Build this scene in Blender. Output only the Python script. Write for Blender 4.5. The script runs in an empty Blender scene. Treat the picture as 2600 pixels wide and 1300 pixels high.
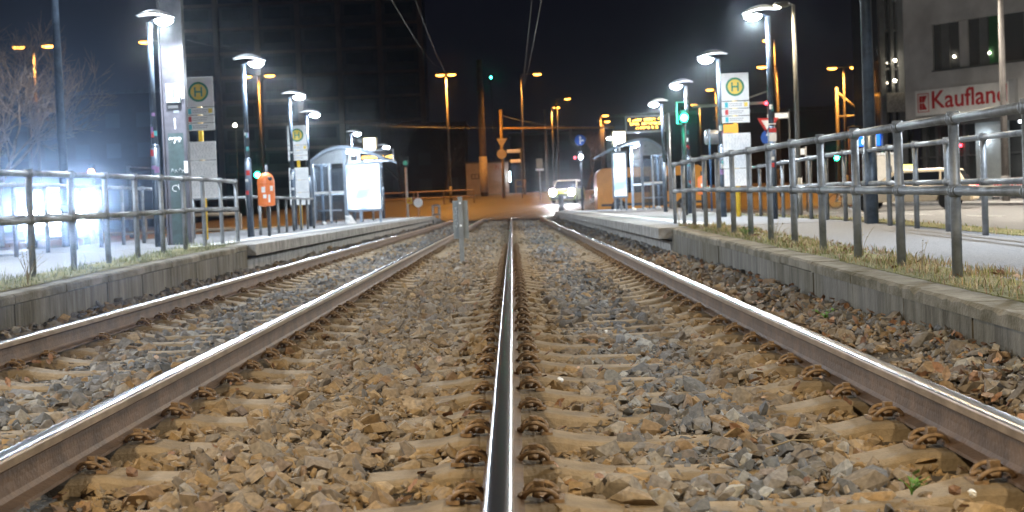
import bpy, bmesh, math, random
import numpy as np
from mathutils import Vector, Matrix, Euler, noise

random.seed(7)
RNG = np.random.default_rng(7)
scene = bpy.context.scene
COL = scene.collection
rad = math.radians
PI = math.pi

# ------------------------------------------------------------------ camera
F = 3683.0; CH = 0.69
cam_d = bpy.data.cameras.new('camera')
cam = bpy.data.objects.new('camera', cam_d)
COL.objects.link(cam)
CR = (Matrix.Rotation(rad(.08), 3, 'Z') @ Matrix.Rotation(rad(90 - 2.04), 3, 'X') @ Matrix.Rotation(rad(-2.3), 3, 'Z'))
cam.matrix_world = Matrix.Translation((0, 0, CH)) @ CR.to_4x4()
cam_d.sensor_width = 36
cam_d.lens = F / 2600 * 36
cam_d.clip_start = 0.05
cam_d.clip_end = 2000
cam_d.dof.use_dof = True
cam_d.dof.focus_distance = 7.0
cam_d.dof.aperture_fstop = 5.2
scene.camera = cam

# ------------------------------------------------------------------ night sky
world = bpy.data.worlds.new('World')
scene.world = world
world.use_nodes = True
wn = world.node_tree
bg = wn.nodes['Background']
tc = wn.nodes.new('ShaderNodeTexCoord'); sp = wn.nodes.new('ShaderNodeSeparateXYZ')
rp = wn.nodes.new('ShaderNodeValToRGB')
wn.links.new(tc.outputs['Generated'], sp.inputs[0]); wn.links.new(sp.outputs['Z'], rp.inputs[0])
rp.color_ramp.elements[0].position = 0.0; rp.color_ramp.elements[0].color = (.0024, .0022, .0032, 1)
rp.color_ramp.elements[1].position = 0.35; rp.color_ramp.elements[1].color = (.0010, .0016, .0042, 1)
wn.links.new(rp.outputs[0], bg.inputs[0]); bg.inputs[1].default_value = 1.0

scene.view_settings.view_transform = 'Standard'
scene.view_settings.look = 'None'
scene.view_settings.exposure = .88
scene.view_settings.gamma = 1
scene.render.engine = 'CYCLES'
scene.cycles.use_denoising = True
scene.cycles.max_bounces = 6
scene.cycles.sample_clamp_indirect = 6
scene.cycles.sample_clamp_direct = 0
scene.cycles.caustics_reflective = False
scene.cycles.caustics_refractive = False
scene.cycles.volume_step_rate = 4
scene.cycles.volume_max_steps = 64

K = 1.0093
def A(u, v, Y):
    """photo point (2576 wide) -> point of the place at distance Y"""
    d = CR @ Vector(((u * K - 1300) / F, (650 - v * K) / F, -1))
    return Vector((0, 0, CH)) + d * (Y / d.y)

# ------------------------------------------------------------------ materials
def srgb(r, g, b):
    f = lambda c: (c / 255 / 12.92) if c <= 10 else ((c / 255 + .055) / 1.055) ** 2.4
    return (f(r), f(g), f(b))
_M = {}
def mat(name, col, rough=.6, metal=0.0, var=.15, scale=3.0, bump=0.0, bscale=40., emit=None, es=0, spec=.5, col2=None):
    if name in _M: return _M[name]
    m = bpy.data.materials.new(name); m.use_nodes = True
    n = m.node_tree; b = n.nodes['Principled BSDF']
    b.inputs['Roughness'].default_value = rough
    b.inputs['Metallic'].default_value = metal
    b.inputs['Specular IOR Level'].default_value = spec
    if emit:
        b.inputs['Emission Color'].default_value = (*emit, 1); b.inputs['Emission Strength'].default_value = es
    b.inputs['Base Color'].default_value = (*col, 1)
    if var or col2:
        t = n.nodes.new('ShaderNodeTexCoord'); no = n.nodes.new('ShaderNodeTexNoise')
        no.inputs['Scale'].default_value = scale; no.inputs['Detail'].default_value = 6
        no.inputs['Roughness'].default_value = .65
        n.links.new(t.outputs['Object'], no.inputs['Vector'])
        r = n.nodes.new('ShaderNodeValToRGB')
        c2 = col2 or tuple(c * (1 - var * 1.6) for c in col); c1 = tuple(min(1, c * (1 + var)) for c in col)
        r.color_ramp.elements[0].position = .36; r.color_ramp.elements[0].color = (*c2, 1)
        r.color_ramp.elements[1].position = .64; r.color_ramp.elements[1].color = (*c1, 1)
        n.links.new(no.outputs['Fac'], r.inputs[0]); n.links.new(r.outputs[0], b.inputs['Base Color'])
        mr = n.nodes.new('ShaderNodeMapRange'); mr.inputs['To Min'].default_value = max(0, rough - .1); mr.inputs['To Max'].default_value = min(1, rough + .12)
        n.links.new(no.outputs['Fac'], mr.inputs[0]); n.links.new(mr.outputs[0], b.inputs['Roughness'])
    if bump:
        t2 = n.nodes.new('ShaderNodeTexCoord'); n2 = n.nodes.new('ShaderNodeTexNoise'); n2.inputs['Scale'].default_value = bscale
        n2.inputs['Detail'].default_value = 4
        n.links.new(t2.outputs['Object'], n2.inputs['Vector'])
        bp = n.nodes.new('ShaderNodeBump'); bp.inputs['Strength'].default_value = bump; bp.inputs['Distance'].default_value = .02
        n.links.new(n2.outputs['Fac'], bp.inputs['Height']); n.links.new(bp.outputs[0], b.inputs['Normal'])
    _M[name] = m
    return m
def emis(name, col, s):
    return mat(name, (.02, .02, .02), .5, var=0, emit=col, es=s)
def glassmat(name, tint=(.8, .85, .9), alpha=.18, rough=.03):
    if name in _M: return _M[name]
    m = bpy.data.materials.new(name); m.use_nodes = True; n = m.node_tree
    n.nodes.remove(n.nodes['Principled BSDF'])
    tr = n.nodes.new('ShaderNodeBsdfTransparent'); tr.inputs[0].default_value = (*tint, 1)
    gl = n.nodes.new('ShaderNodeBsdfGlossy'); gl.inputs['Roughness'].default_value = rough
    fr = n.nodes.new('ShaderNodeFresnel'); fr.inputs[0].default_value = 1.5
    df = n.nodes.new('ShaderNodeBsdfDiffuse'); df.inputs[0].default_value = (.5, .52, .55, 1)
    m1 = n.nodes.new('ShaderNodeMixShader'); m2 = n.nodes.new('ShaderNodeMixShader')
    n.links.new(fr.outputs[0], m1.inputs[0]); n.links.new(tr.outputs[0], m1.inputs[1]); n.links.new(gl.outputs[0], m1.inputs[2])
    m2.inputs[0].default_value = alpha
    n.links.new(m1.outputs[0], m2.inputs[1]); n.links.new(df.outputs[0], m2.inputs[2])
    n.links.new(m2.outputs[0], n.nodes['Material Output'].inputs[0])
    _M[name] = m
    return m

galv = mat('galvanised_steel', (.20, .212, .225), .46, .30, var=.22, scale=7, bump=.12, bscale=70)
paintb = mat('blue_grey_paint', (.055, .075, .105), .38, .2, var=.25, scale=8)
darkp = mat('dark_steel', (.05, .055, .065), .45, .3, var=.2, scale=8)
alu = mat('brushed_aluminium', (.42, .44, .47), .35, .7, var=.15, scale=6)
mast_m = mat('mast_paint', (.085, .08, .095), .45, .25, var=.2, scale=4)
sodpole = mat('street_pole_paint', (.13, .12, .11), .5, .1, var=.15, scale=5)
concrete = mat('platform_concrete', (.34, .335, .33), .85, var=.18, scale=2.5, bump=.25, bscale=60)
coping = mat('coping_concrete', (.30, .285, .265), .85, var=.25, scale=5, bump=.3, bscale=50)
white = mat('white_panel', (.84, .85, .86), .4, var=.05, scale=5)
paper = mat('printed_paper', (.88, .88, .89), .5, var=.06, scale=9, col2=(.76, .78, .80))
yellow = mat('yellow_paint', (.80, .52, .03), .4, var=.06)
ygreen = mat('emblem_green', (.0, .22, .10), .45, var=.05)
yemb = mat('emblem_yellow', (.82, .60, .06), .45, var=.05)
ink = mat('black_ink', (.03, .03, .035), .6, var=0)
red = mat('red_paint', (.55, .03, .03), .45, var=.1)
blue = mat('blue_sign', (.02, .09, .42), .4, var=.05)
orange = mat('orange_plastic', (.86, .22, .06), .4, var=.08, scale=6)
rubber = mat('rubber', (.02, .02, .02), .8, var=.1)
gl_clear = glassmat('shelter_glass', (.75, .8, .85), .05)
gl_dark = mat('dark_glass', (.012, .014, .018), .06, 0, var=0, spec=.8)
lens_w = emis('white_lamp_lens', (.86, .93, 1.0), 60)
lens_o = emis('sodium_lamp_lens', (1.0, .38, .055), 9)
lens_ww = emis('warm_white_lamp_lens', (1.0, .86, .62), 55)
lens_g = emis('green_signal_lens', (.02, 1.0, .45), 40)
lens_r = emis('red_signal_lens', (1.0, .04, .06), 8)
lens_hl = emis('headlamp_lens', (.93, .96, 1.0), 160)
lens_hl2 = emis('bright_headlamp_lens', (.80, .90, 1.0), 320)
lens_led = emis('amber_led', (1.0, .55, .08), 9)
lightbox = emis('lit_panel', (.93, .97, 1.0), 2.2)

# ------------------------------------------------------------------ mesh helper
class MB:
    def __init__(s): s.v = []; s.f = []; s.mi = []; s.sm = []
    def add(s, vs, fs, mi=0, sm=False, M=None):
        o = len(s.v)
        s.v += [tuple(M @ Vector(p)) if M is not None else tuple(p) for p in vs]
        s.f += [tuple(i + o for i in f) for f in fs]
        s.mi += [mi] * len(fs); s.sm += [sm] * len(fs)
        return s
    def box(s, x0, y0, z0, x1, y1, z1, mi=0, M=None):
        vs = [(x, y, z) for z in (z0, z1) for y in (y0, y1) for x in (x0, x1)]
        fs = [(0, 2, 3, 1), (4, 5, 7, 6), (0, 1, 5, 4), (2, 6, 7, 3), (0, 4, 6, 2), (1, 3, 7, 5)]
        return s.add(vs, fs, mi, False, M)
    def cyl(s, a, b, r1, r2=None, n=12, mi=0, caps=True, M=None):
        r2 = r1 if r2 is None else r2
        a = Vector(a); b = Vector(b); d = (b - a).normalized()
        t = Vector((1, 0, 0)) if abs(d.x) < .9 else Vector((0, 1, 0))
        e = d.cross(t).normalized(); g = d.cross(e)
        vs = []
        for p, r in ((a, r1), (b, r2)):
            for i in range(n):
                w = 2 * PI * i / n; vs.append(p + (e * math.cos(w) + g * math.sin(w)) * r)
        fs = [(i, (i + 1) % n, n + (i + 1) % n, n + i) for i in range(n)]
        s.add(vs, fs, mi, True, M)
        if caps:
            s.add(vs[:n], [tuple(range(n))[::-1]], mi, False, M); s.add(vs[n:], [tuple(range(n))], mi, False, M)
        return s
    def tube(s, pts, r, n=8, mi=0, closed=False, M=None):
        pts = [Vector(p) for p in pts]; N = len(pts); vs = []
        rr = r if isinstance(r, (list, tuple)) else [r] * N
        prev = None
        for i, p in enumerate(pts):
            if closed: d = pts[(i + 1) % N] - pts[i - 1]
            else: d = pts[min(i + 1, N - 1)] - pts[max(i - 1, 0)]
            d.normalize()
            if prev is None:
                t = Vector((0, 0, 1)) if abs(d.z) < .9 else Vector((1, 0, 0)); e = d.cross(t).normalized()
            else:
                e = (prev - d * prev.dot(d)).normalized()
            prev = e; g = d.cross(e)
            for j in range(n):
                w = 2 * PI * j / n; vs.append(p + (e * math.cos(w) + g * math.sin(w)) * rr[i])
        fs = []
        for i in range(N if closed else N - 1):
            for j in range(n):
                a, b = i * n + j, i * n + (j + 1) % n; c, d2 = ((i + 1) % N) * n + (j + 1) % n, ((i + 1) % N) * n + j
                fs.append((a, b, c, d2))
        if not closed: fs += [tuple(range(n))[::-1], tuple(range((N - 1) * n, N * n))]
        return s.add(vs, fs, mi, True, M)
    def lathe(s, prof, n=20, mi=0, M=None, sm=True):
        vs = []
        for r, z in prof:
            for j in range(n):
                w = 2 * PI * j / n; vs.append((r * math.cos(w), r * math.sin(w), z))
        fs = [(i * n + j, i * n + (j + 1) % n, (i + 1) * n + (j + 1) % n, (i + 1) * n + j) for i in range(len(prof) - 1) for j in range(n)]
        fs += [tuple(range(n))[::-1], tuple(range((len(prof) - 1) * n, len(prof) * n))]
        return s.add(vs, fs, mi, sm, M)
    def prism(s, poly, y0, y1, mi=0, M=None, sm=False):
        """poly in XZ, extruded along Y"""
        n = len(poly)
        vs = [(p[0], y0, p[1]) for p in poly] + [(p[0], y1, p[1]) for p in poly]
        s.add(vs, [(i, (i + 1) % n, n + (i + 1) % n, n + i) for i in range(n)], mi, sm, M)
        return s.add(vs, [tuple(range(n)), tuple(range(n, 2 * n))[::-1]], mi, False, M)
    def disc(s, c, r, y0, y1, n=24, mi=0, M=None):
        return s.prism([(c[0] + r * math.cos(2 * PI * i / n), c[1] + r * math.sin(2 * PI * i / n)) for i in range(n)], y0, y1, mi, M)
    def build(s, name, mats, parent=None, loc=None, fix=True, bevel=0):
        me = bpy.data.meshes.new(name); me.from_pydata(s.v, [], s.f)
        if not isinstance(mats, (list, tuple)): mats = [mats]
        for m in mats: me.materials.append(m)
        me.polygons.foreach_set('material_index', s.mi); me.polygons.foreach_set('use_smooth', s.sm)
        if fix:
            bm = bmesh.new(); bm.from_mesh(me)
            bmesh.ops.remove_doubles(bm, verts=bm.verts, dist=1e-5)
            bmesh.ops.recalc_face_normals(bm, faces=bm.faces)
            bm.to_mesh(me); bm.free()
        me.update()
        o = bpy.data.objects.new(name, me); COL.objects.link(o)
        if parent: o.parent = parent
        if loc is not None: o.location = loc
        if bevel:
            md = o.modifiers.new('bevel', 'BEVEL'); md.width = bevel; md.segments = 2; md.limit_method = 'ANGLE'; md.angle_limit = rad(40)
        return o
def tag(o, label=None, cat=None, group=None, kind=None):
    if label: o['label'] = label
    if cat: o['category'] = cat
    if group: o['group'] = group
    if kind: o['kind'] = kind
    return o
def empty(name, loc, rz=0, label=None, cat=None, group=None, kind=None):
    o = bpy.data.objects.new(name, None); o.location = loc; o.rotation_euler = (0, 0, rz); o.empty_display_size = .2
    COL.objects.link(o); return tag(o, label, cat, group, kind)
def copy_tree(o, parent=None):
    c = o.copy(); COL.objects.link(c)
    if parent: c.parent = parent
    for ch in o.children: copy_tree(ch, c)
    return c
def light(kind, name, energy, col, loc, parent=None, size=.15, cone=150, blend=.5, target=None):
    d = bpy.data.lights.new(name, kind); d.energy = energy; d.color = col
    if kind == 'SPOT': d.spot_size = rad(cone); d.spot_blend = blend; d.shadow_soft_size = size
    elif kind == 'POINT': d.shadow_soft_size = size
    o = bpy.data.objects.new(name, d); COL.objects.link(o); o.location = loc
    if target is not None: o.rotation_euler = Vector(target).to_track_quat('-Z', 'Y').to_euler()
    if parent: o.parent = parent
    return o
def text(body, size, m, M, parent, name='lettering', bold=0.0, ext=.004, align='LEFT'):
    c = bpy.data.curves.new('txt', 'FONT'); c.body = body; c.size = size; c.extrude = ext; c.offset = bold; c.align_x = align
    t = bpy.data.objects.new('txt', c); COL.objects.link(t)
    dg = bpy.context.evaluated_depsgraph_get()
    me = bpy.data.meshes.new_from_object(t.evaluated_get(dg)); me.name = name
    bpy.data.objects.remove(t); bpy.data.curves.remove(c)
    me.materials.clear(); me.materials.append(m)
    o = bpy.data.objects.new(name, me); COL.objects.link(o); o.parent = parent
    o.matrix_local = M @ Matrix.Rotation(rad(90), 4, 'X')
    return o

def smooth(t): t = max(0., min(1., t)); return t * t * (3 - 2 * t)
def gz(X, Y):
    return -.11 + 1.8 * smooth((Y - 78) / 52) * smooth((X + 30) / 17) * (1 - smooth((X - 22) / 22))
_G = [(-60, -.08), (0, .08), (6, .14), (10, .185), (14, .23), (20, .29), (60, .29), (200, .29)]
def ramp(Y): return float(np.interp(Y, [p[0] for p in _G], [p[1] for p in _G]))

# ------------------------------------------------------------------ ground, roads, ballast bed
def uniq(a): return sorted(set(round(x, 3) for x in a))
WL, WR = -3.6, 2.14
def ground():
    xs = uniq(list(np.arange(-300, -60, 30)) + list(np.arange(-60, 61, 2)) + [-3.62, -3.59, 2.13, 2.16] + list(np.arange(-3, 2.1, 1)) + list(np.arange(60, 301, 30)))
    ys = uniq(list(np.arange(-40, 76, 4)) + [75.9, 76.1] + list(np.arange(77, 140, 2)) + list(np.arange(140, 420, 20)))
    mb = MB(); vs = []
    for y in ys:
        for x in xs:
            z = gz(x, y)
            if WL < x < WR and y < 76: z = -.27
            vs.append((x, y, z))
    nx = len(xs)
    fs = [(j * nx + i, j * nx + i + 1, (j + 1) * nx + i + 1, (j + 1) * nx + i) for j in range(len(ys) - 1) for i in range(nx - 1)]
    mb.add(vs, fs, 0, True)
    m = mat('ground_asphalt', (.075, .072, .07), .75, var=.25, scale=.35, bump=.3, bscale=25)
    return tag(mb.build('ground', m, fix=False), kind='structure')
ground()
def sheet(name, x0, x1, y0, y1, dz, m, sx=2, sy=2):
    mb = MB(); xs = np.linspace(x0, x1, max(2, int((x1 - x0) / sx) + 1)); ys = np.linspace(y0, y1, max(2, int((y1 - y0) / sy) + 1))
    vs = [(x, y, gz(x, y) + dz) for y in ys for x in xs]; nx = len(xs)
    fs = [(j * nx + i, j * nx + i + 1, (j + 1) * nx + i + 1, (j + 1) * nx + i) for j in range(len(ys) - 1) for i in range(nx - 1)]
    mb.add(vs, fs, 0, True)
    return tag(mb.build(name, m, fix=False), kind='structure')
roadm = mat('road_asphalt', (.07, .066, .062), .62, var=.22, scale=.5, bump=.25, bscale=30)
sheet('road', 7.4, 17, -40, 77, .006, roadm)
sheet('road', -22, -8.4, -40, 77, .006, roadm)
sheet('road', -60, 60, 77.05, 112, .012, roadm, 2, 1.5)
pavem = mat('pavement_slabs', (.22, .215, .21), .75, var=.2, scale=1.2, bump=.2)
def slabkerb(x0, x1, y0, y1):
    mb = MB(); mb.box(x0, y0, -.3, x1, y1, .0)
    return tag(mb.build('pavement', pavem), kind='structure')
slabkerb(18.8, 40, -30, 76)
slabkerb(-40, -22.05, -40, 76)
line = mat('road_marking', (.6, .6, .58), .6, var=.2, scale=8)
mb = MB()
for y in np.arange(6, 74, 6): mb.box(12.1, y, -.1, 12.24, y + 3, -.097)
tag(mb.build('road_markings', line), kind='structure')
mb = MB()
for i in range(9):
    x = -16 + i * 1.1
    mb.add([(x, 80, gz(x, 80) + .018), (x + .5, 80, gz(x + .5, 80) + .018), (x + .5, 83, gz(x + .5, 83) + .022), (x, 83, gz(x, 83) + .022)], [(0, 1, 2, 3)])
tag(mb.build('crossing_markings', line, fix=False), kind='structure')

# platforms and ramps
def profile_strip(name, xa, xb, ys, zf, depth, m, mi=0):
    """solid strip between xa and xb following zf(y) on top"""
    mb = MB(); n = len(ys); vs = []
    for y in ys: vs += [(xa, y, zf(y)), (xb, y, zf(y)), (xb, y, zf(y) - depth), (xa, y, zf(y) - depth)]
    fs = []
    for i in range(n - 1):
        for j in range(4):
            fs.append((i * 4 + j, i * 4 + (j + 1) % 4, (i + 1) * 4 + (j + 1) % 4, (i + 1) * 4 + j))
    fs += [(0, 3, 2, 1), ((n - 1) * 4, (n - 1) * 4 + 1, (n - 1) * 4 + 2, (n - 1) * 4 + 3)]
    mb.add(vs, fs)
    return mb
walkm = mat('walkway_asphalt', (.26, .26, .27), .85, var=.22, scale=55, bump=.6, bscale=90)
rampy = list(np.arange(-20, 19.9, 1.0)) + [19.6]
tag(profile_strip('w', 2.42, 5.0, rampy, lambda y: ramp(y) - .005, .45, 0).build('pavement', walkm), kind='structure')
tag(profile_strip('w', -6.6, -4.05, rampy, lambda y: ramp(y) - .005, .45, 0).build('pavement', walkm), kind='structure')
PE = 66.
def platform(x0, x1, edge):
    s = 1 if edge > 0 else -1
    t = MB(); t.box(min(x0 + s * .17, x1), 19.62, -.29, max(x0 + s * .17, x1), PE, .284)
    # ramp down to the crossing
    xa, xb = min(x0, x1), max(x0, x1)
    t.add([(xa, PE, .284), (xb, PE, .284), (xb, 77, -.09), (xa, 77, -.09), (xa, PE, -.3), (xb, PE, -.3), (xb, 77, -.3), (xa, 77, -.3)],
          [(0, 1, 2, 3), (4, 5, 6, 7), (0, 3, 7, 4), (1, 2, 6, 5), (3, 2, 6, 7)])
    o = tag(t.build('platform', walkm), kind='structure')
    c = MB(); y = 19.6
    while y < PE:
        a = x0 - s * .10; b = x0 + s * .32
        c.box(min(a, b), y + .004, .135, max(a, b), min(y + 1.0, PE) - .004, .292); y += 1.0
    cp = c.build('platform_edge', coping, bevel=.012); tag(cp, kind='structure')
    l = MB(); y = 19.6
    while y < PE:
        a = x0 + s * .06; b = x0 + s * .16
        l.box(min(a, b), y + .003, -.3, max(a, b), min(y + 1.25, PE) - .003, .10); y += 1.25
    tag(l.build('platform_base', coping), kind='structure')
    g = MB(); a = x0 + s * .62; b = x0 + s * .92
    g.box(min(a, b), 19.7, .28, max(a, b), PE, .288)
    tag(g.build('guidance_strip', mat('guidance_paving', (.62, .62, .6), .75, var=.1, scale=6)), kind='structure')
platform(2.06, 5.04, 1)
mb = MB(); mb.box(5.045, 46, -.29, 6.6, PE, .284); tag(mb.build('platform', walkm), kind='structure')
platform(-3.58, -7.4, -1)

# retaining walls
def wallmat():
    m = bpy.data.materials.new('stained_concrete'); m.use_nodes = True; n = m.node_tree; b = n.nodes['Principled BSDF']
    b.inputs['Roughness'].default_value = .9
    t = n.nodes.new('ShaderNodeTexCoord')
    mp = n.nodes.new('ShaderNodeMapping'); mp.inputs['Scale'].default_value = (1, 4.5, .6)
    n.links.new(t.outputs['Object'], mp.inputs[0])
    n1 = n.nodes.new('ShaderNodeTexNoise'); n1.inputs['Scale'].default_value = 2.2; n1.inputs['Detail'].default_value = 7; n1.inputs['Roughness'].default_value = .7
    n.links.new(mp.outputs[0], n1.inputs['Vector'])
    n2 = n.nodes.new('ShaderNodeTexNoise'); n2.inputs['Scale'].default_value = 1.3; n2.inputs['Detail'].default_value = 5
    n.links.new(t.outputs['Object'], n2.inputs['Vector'])
    r1 = n.nodes.new('ShaderNodeValToRGB'); e = r1.color_ramp.elements
    e[0].position = .36; e[0].color = (.04, .032, .02, 1); e[1].position = .66; e[1].color = (.26, .235, .19, 1)
    n.links.new(n1.outputs['Fac'], r1.inputs[0])
    r2 = n.nodes.new('ShaderNodeValToRGB'); e = r2.color_ramp.elements
    e[0].position = .4; e[0].color = (.09, .075, .04, 1); e[1].position = .6; e[1].color = (.20, .19, .175, 1)
    n.links.new(n2.outputs['Fac'], r2.inputs[0])
    mx = n.nodes.new('ShaderNodeMix'); mx.data_type = 'RGBA'; mx.inputs[0].default_value = .38
    n.links.new(r1.outputs[0], mx.inputs[6]); n.links.new(r2.outputs[0], mx.inputs[7]); n.links.new(mx.outputs[2], b.inputs['Base Color'])
    n3 = n.nodes.new('ShaderNodeTexNoise'); n3.inputs['Scale'].default_value = 35; n3.inputs['Detail'].default_value = 6
    n.links.new(t.outputs['Object'], n3.inputs['Vector'])
    bp = n.nodes.new('ShaderNodeBump'); bp.inputs['Strength'].default_value = .5; bp.inputs['Distance'].default_value = .01
    n.links.new(n3.outputs['Fac'], bp.inputs['Height']); n.links.new(bp.outputs[0], b.inputs['Normal'])
    return m
wm = wallmat()
copm = mat('mossy_coping', (.24, .215, .17), .9, var=.1, scale=3.5, col2=(.085, .07, .035), bump=.5, bscale=45)
def rwall(side, label):
    x0, x1 = (WR, WR + .20) if side > 0 else (WL - .20, WL)
    root = empty('retaining_wall', ((x0 + x1) / 2, 5, -.3), 0, label, 'wall', 'concrete retaining walls below the ramps')
    X = (x1 - x0) / 2
    y = -16.; body = MB(); cop = MB()
    while y < 19.5:
        y2 = min(y + 1.2, 19.58); g = .009
        for (mb, xo, zt, zb, jx) in ((body, 0, -.075, None, 0), (cop, .012, 0, -.07, 0)):
            dj = random.uniform(-.004, .004)
            a, b2 = ramp(y) + zt, ramp(y2) + zt
            la, lb = (-.32, -.32) if zb is None else (ramp(y) + zb, ramp(y2) + zb)
            vs = [(-X - xo + dj, y + g, la), (X + xo + dj, y + g, la), (X + xo + dj, y + g, a), (-X - xo + dj, y + g, a),
                  (-X - xo + dj, y2 - g, lb), (X + xo + dj, y2 - g, lb), (X + xo + dj, y2 - g, b2), (-X - xo + dj, y2 - g, b2)]
            vs = [(v[0], v[1] - 5, v[2] + .3) for v in vs]
            mb.add(vs, [(0, 1, 2, 3), (4, 7, 6, 5), (0, 4, 5, 1), (1, 5, 6, 2), (2, 6, 7, 3), (3, 7, 4, 0)])
        y = y2
    cop = MB(); y = -16.; rr = random.Random(side + 5)
    while y < 19.5:
        y2 = min(y + 1.2, 19.58); ns = 14; vs = []
        xo = .012 + rr.uniform(-.003, .004); dz = rr.uniform(-.004, .004)
        for i in range(ns + 1):
            yy = y + .006 + (y2 - y - .012) * i / ns; zt = ramp(yy) + dz; c_ = .012 + (rr.uniform(0, .012) if rr.random() < .5 else 0) + (.015 if rr.random() < .06 else 0); c2 = .012 + rr.uniform(0, .008)
            for (a_, b_) in ((-X - xo, zt - .07), (-X - xo, zt - c_), (-X - xo + c_, zt), (X + xo - c2, zt), (X + xo, zt - c2), (X + xo, zt - .07)): vs.append((a_, yy - 5, b_ + .3))
        fs = [(i * 6 + j, i * 6 + (j + 1) % 6, (i + 1) * 6 + (j + 1) % 6, (i + 1) * 6 + j) for i in range(ns) for j in range(6)] + [(0, 1, 2, 3, 4, 5), tuple(range(ns * 6, ns * 6 + 6))[::-1]]
        cop.add(vs, fs); y = y2
    body.build('wall_face', wm, root); cop.build('coping', copm, root)
rwall(1, 'stained low concrete wall right of the track, under the nearer right railing')
rwall(-1, 'bluish low concrete wall left of the tracks, under the left railing')

# ------------------------------------------------------------------ rails
RX = [-3.06, -1.565, -.06, 1.445]
rail_side = mat('rusty_rail_side', (.15, .092, .055), .6, .1, var=.25, scale=6, bump=.2, bscale=50)
rail_top = mat('polished_rail_top', (.66, .66, .68), .23, 1.0, var=0)
rail_rub = mat('worn_rail_shoulder', (.34, .25, .17), .42, .45, var=.2, scale=5)
prof = [(-.036, -.036), (-.036, -.012), (-.033, -.005), (-.026, -.0012), (-.012, 0), (.012, 0), (.026, -.0012), (.033, -.005), (.036, -.012), (.036, -.036),
        (.030, -.042), (.009, -.050), (.0075, -.09), (.010, -.125), (.022, -.138), (.062, -.147), (.0625, -.158),
        (-.0625, -.158), (-.062, -.147), (-.022, -.138), (-.010, -.125), (-.0075, -.09), (-.009, -.050), (-.030, -.042)]
topidx = {2: 1, 3: 1, 4: 1, 5: 1, 6: 1, 1: 2, 7: 2, 0: 2, 8: 2}
def rail(x, label, R=46., Y0=75.):
    pts = [(x, y) for y in (1.2, 3, 6, 10, 20, 30, 45, 60, 70, Y0)]
    cx = R; r = cx - x
    for i in range(1, 36):
        a = rad(i * 1.6); pts.append((cx - r * math.cos(a), Y0 + r * math.sin(a)))
    mb = MB(); vs = []; n = len(prof)
    for i, (px, py) in enumerate(pts):
        q = pts[min(i + 1, len(pts) - 1)]; p = pts[max(i - 1, 0)]
        d = Vector((q[0] - p[0], q[1] - p[1])).normalized(); nr = Vector((d.y, -d.x))
        z = 0 if py <= Y0 else max(0, (gz(px, py) + .02 if py > 77 else 0) )
        if py > Y0: z = gz(px, py) + .11 * max(0, 1 - (py - Y0) / 8) + .018
        for (a, b) in prof: vs.append((px + nr.x * a, py + nr.y * a, z + b))
    for i in range(len(pts) - 1):
        for j in range(n):
            k2 = (j + 1) % n
            mb.add([], []); mb.f.append((i * n + j, i * n + k2, (i + 1) * n + k2, (i + 1) * n + j)); mb.mi.append(topidx.get(j, 0)); mb.sm.append(j in (1, 2, 3, 4, 5, 6, 7))
    mb.v = [tuple(v) for v in vs]
    mb.f.append(tuple(range(n))); mb.mi.append(0); mb.sm.append(False)
    o = mb.build('steel_rail', [rail_side, rail_top, rail_rub])
    tag(o, label, 'rail', 'tram rails in the ballast')
rail(RX[0], 'leftmost rail with a pale shiny top, nearest the left retaining wall')
rail(RX[1], 'second rail from the left, running into the lower left corner')
rail(RX[2], 'rail seen nearly head-on, running up the middle of the picture')
rail(RX[3], 'rightmost rail with a bright shiny top, nearest the right retaining wall')

# ------------------------------------------------------------------ sleepers and clips
sleepm = mat('dusty_sleeper_concrete', (.27, .205, .13), .9, var=.22, scale=5, bump=.35, bscale=70)
clipm = mat('rusty_clip_steel', (.24, .155, .085), .6, .25, var=.3, scale=30, bump=.3, bscale=90)
def sleeper_mesh():
    mb = MB(); G = .7525
    st = [(-1.22, -.235, .12), (-1.20, -.185, .125), (-1.0, -.175, .125), (-.93, -.160, .13), (-.86, -.160, .13), (-.85, -.163, .13), (-.66, -.163, .13), (-.65, -.160, .13),
          (-.58, -.158, .125), (-.50, -.175, .12), (-.38, -.192, .105), (0, -.2, .10)]
    st = st + [(-a, b, c) for a, b, c in st[-2::-1]]
    vs = []
    for x, zt, w in st:
        vs += [(x, -w, -.33), (x, -w * .86, zt - .018), (x, -w * .74, zt), (x, w * .74, zt), (x, w * .86, zt - .018), (x, w, -.33)]
    fs = []
    for i in range(len(st) - 1):
        for j in range(5): fs.append((i * 6 + j, i * 6 + j + 1, (i + 1) * 6 + j + 1, (i + 1) * 6 + j))
    fs += [(0, 1, 2, 3, 4, 5), tuple(range((len(st) - 1) * 6, len(st) * 6))[::-1]]
    mb.add(vs, fs)
    return mb
def clip_mesh(sd):
    """one sprung clip, rail lies towards -sd*x"""
    mb = MB()
    for q in (-1, 1):
        mb.tube([(sd * (.006 - .050 * math.cos(PI * i / 10)), q * (.036 + .022 * math.sin(PI * i / 10)), .002 + .040 * math.sin(PI * i / 10)) for i in range(11)], .0085, 8)
        mb.tube([(sd * (.056 - .035 * i / 5), q * (.036 - .013 * i / 5), .004 + .016 * math.sin(PI * i / 5)) for i in range(6)], .008, 6)
    mb.tube([(sd * (-.044 - .012 * math.sin(PI * i / 6)), -.036 + .072 * i / 6, .004) for i in range(7)], .0085, 6)
    mb.cyl((sd * .0, 0, .0), (sd * 0, 0, .026), .021, .019, 14)
    mb.box(-.0155, -.0155, .026, .0155, .0155, .062)
    mb.box(sd * .055 - .022, -.05, -.012, sd * .055 + .022, .05, .003)
    return mb
SY0 = 2.34
SY = [SY0 + .6 * i for i in range(75)]
TR = [(-2.3125, 'left'), (.6925, 'right')]
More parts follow.
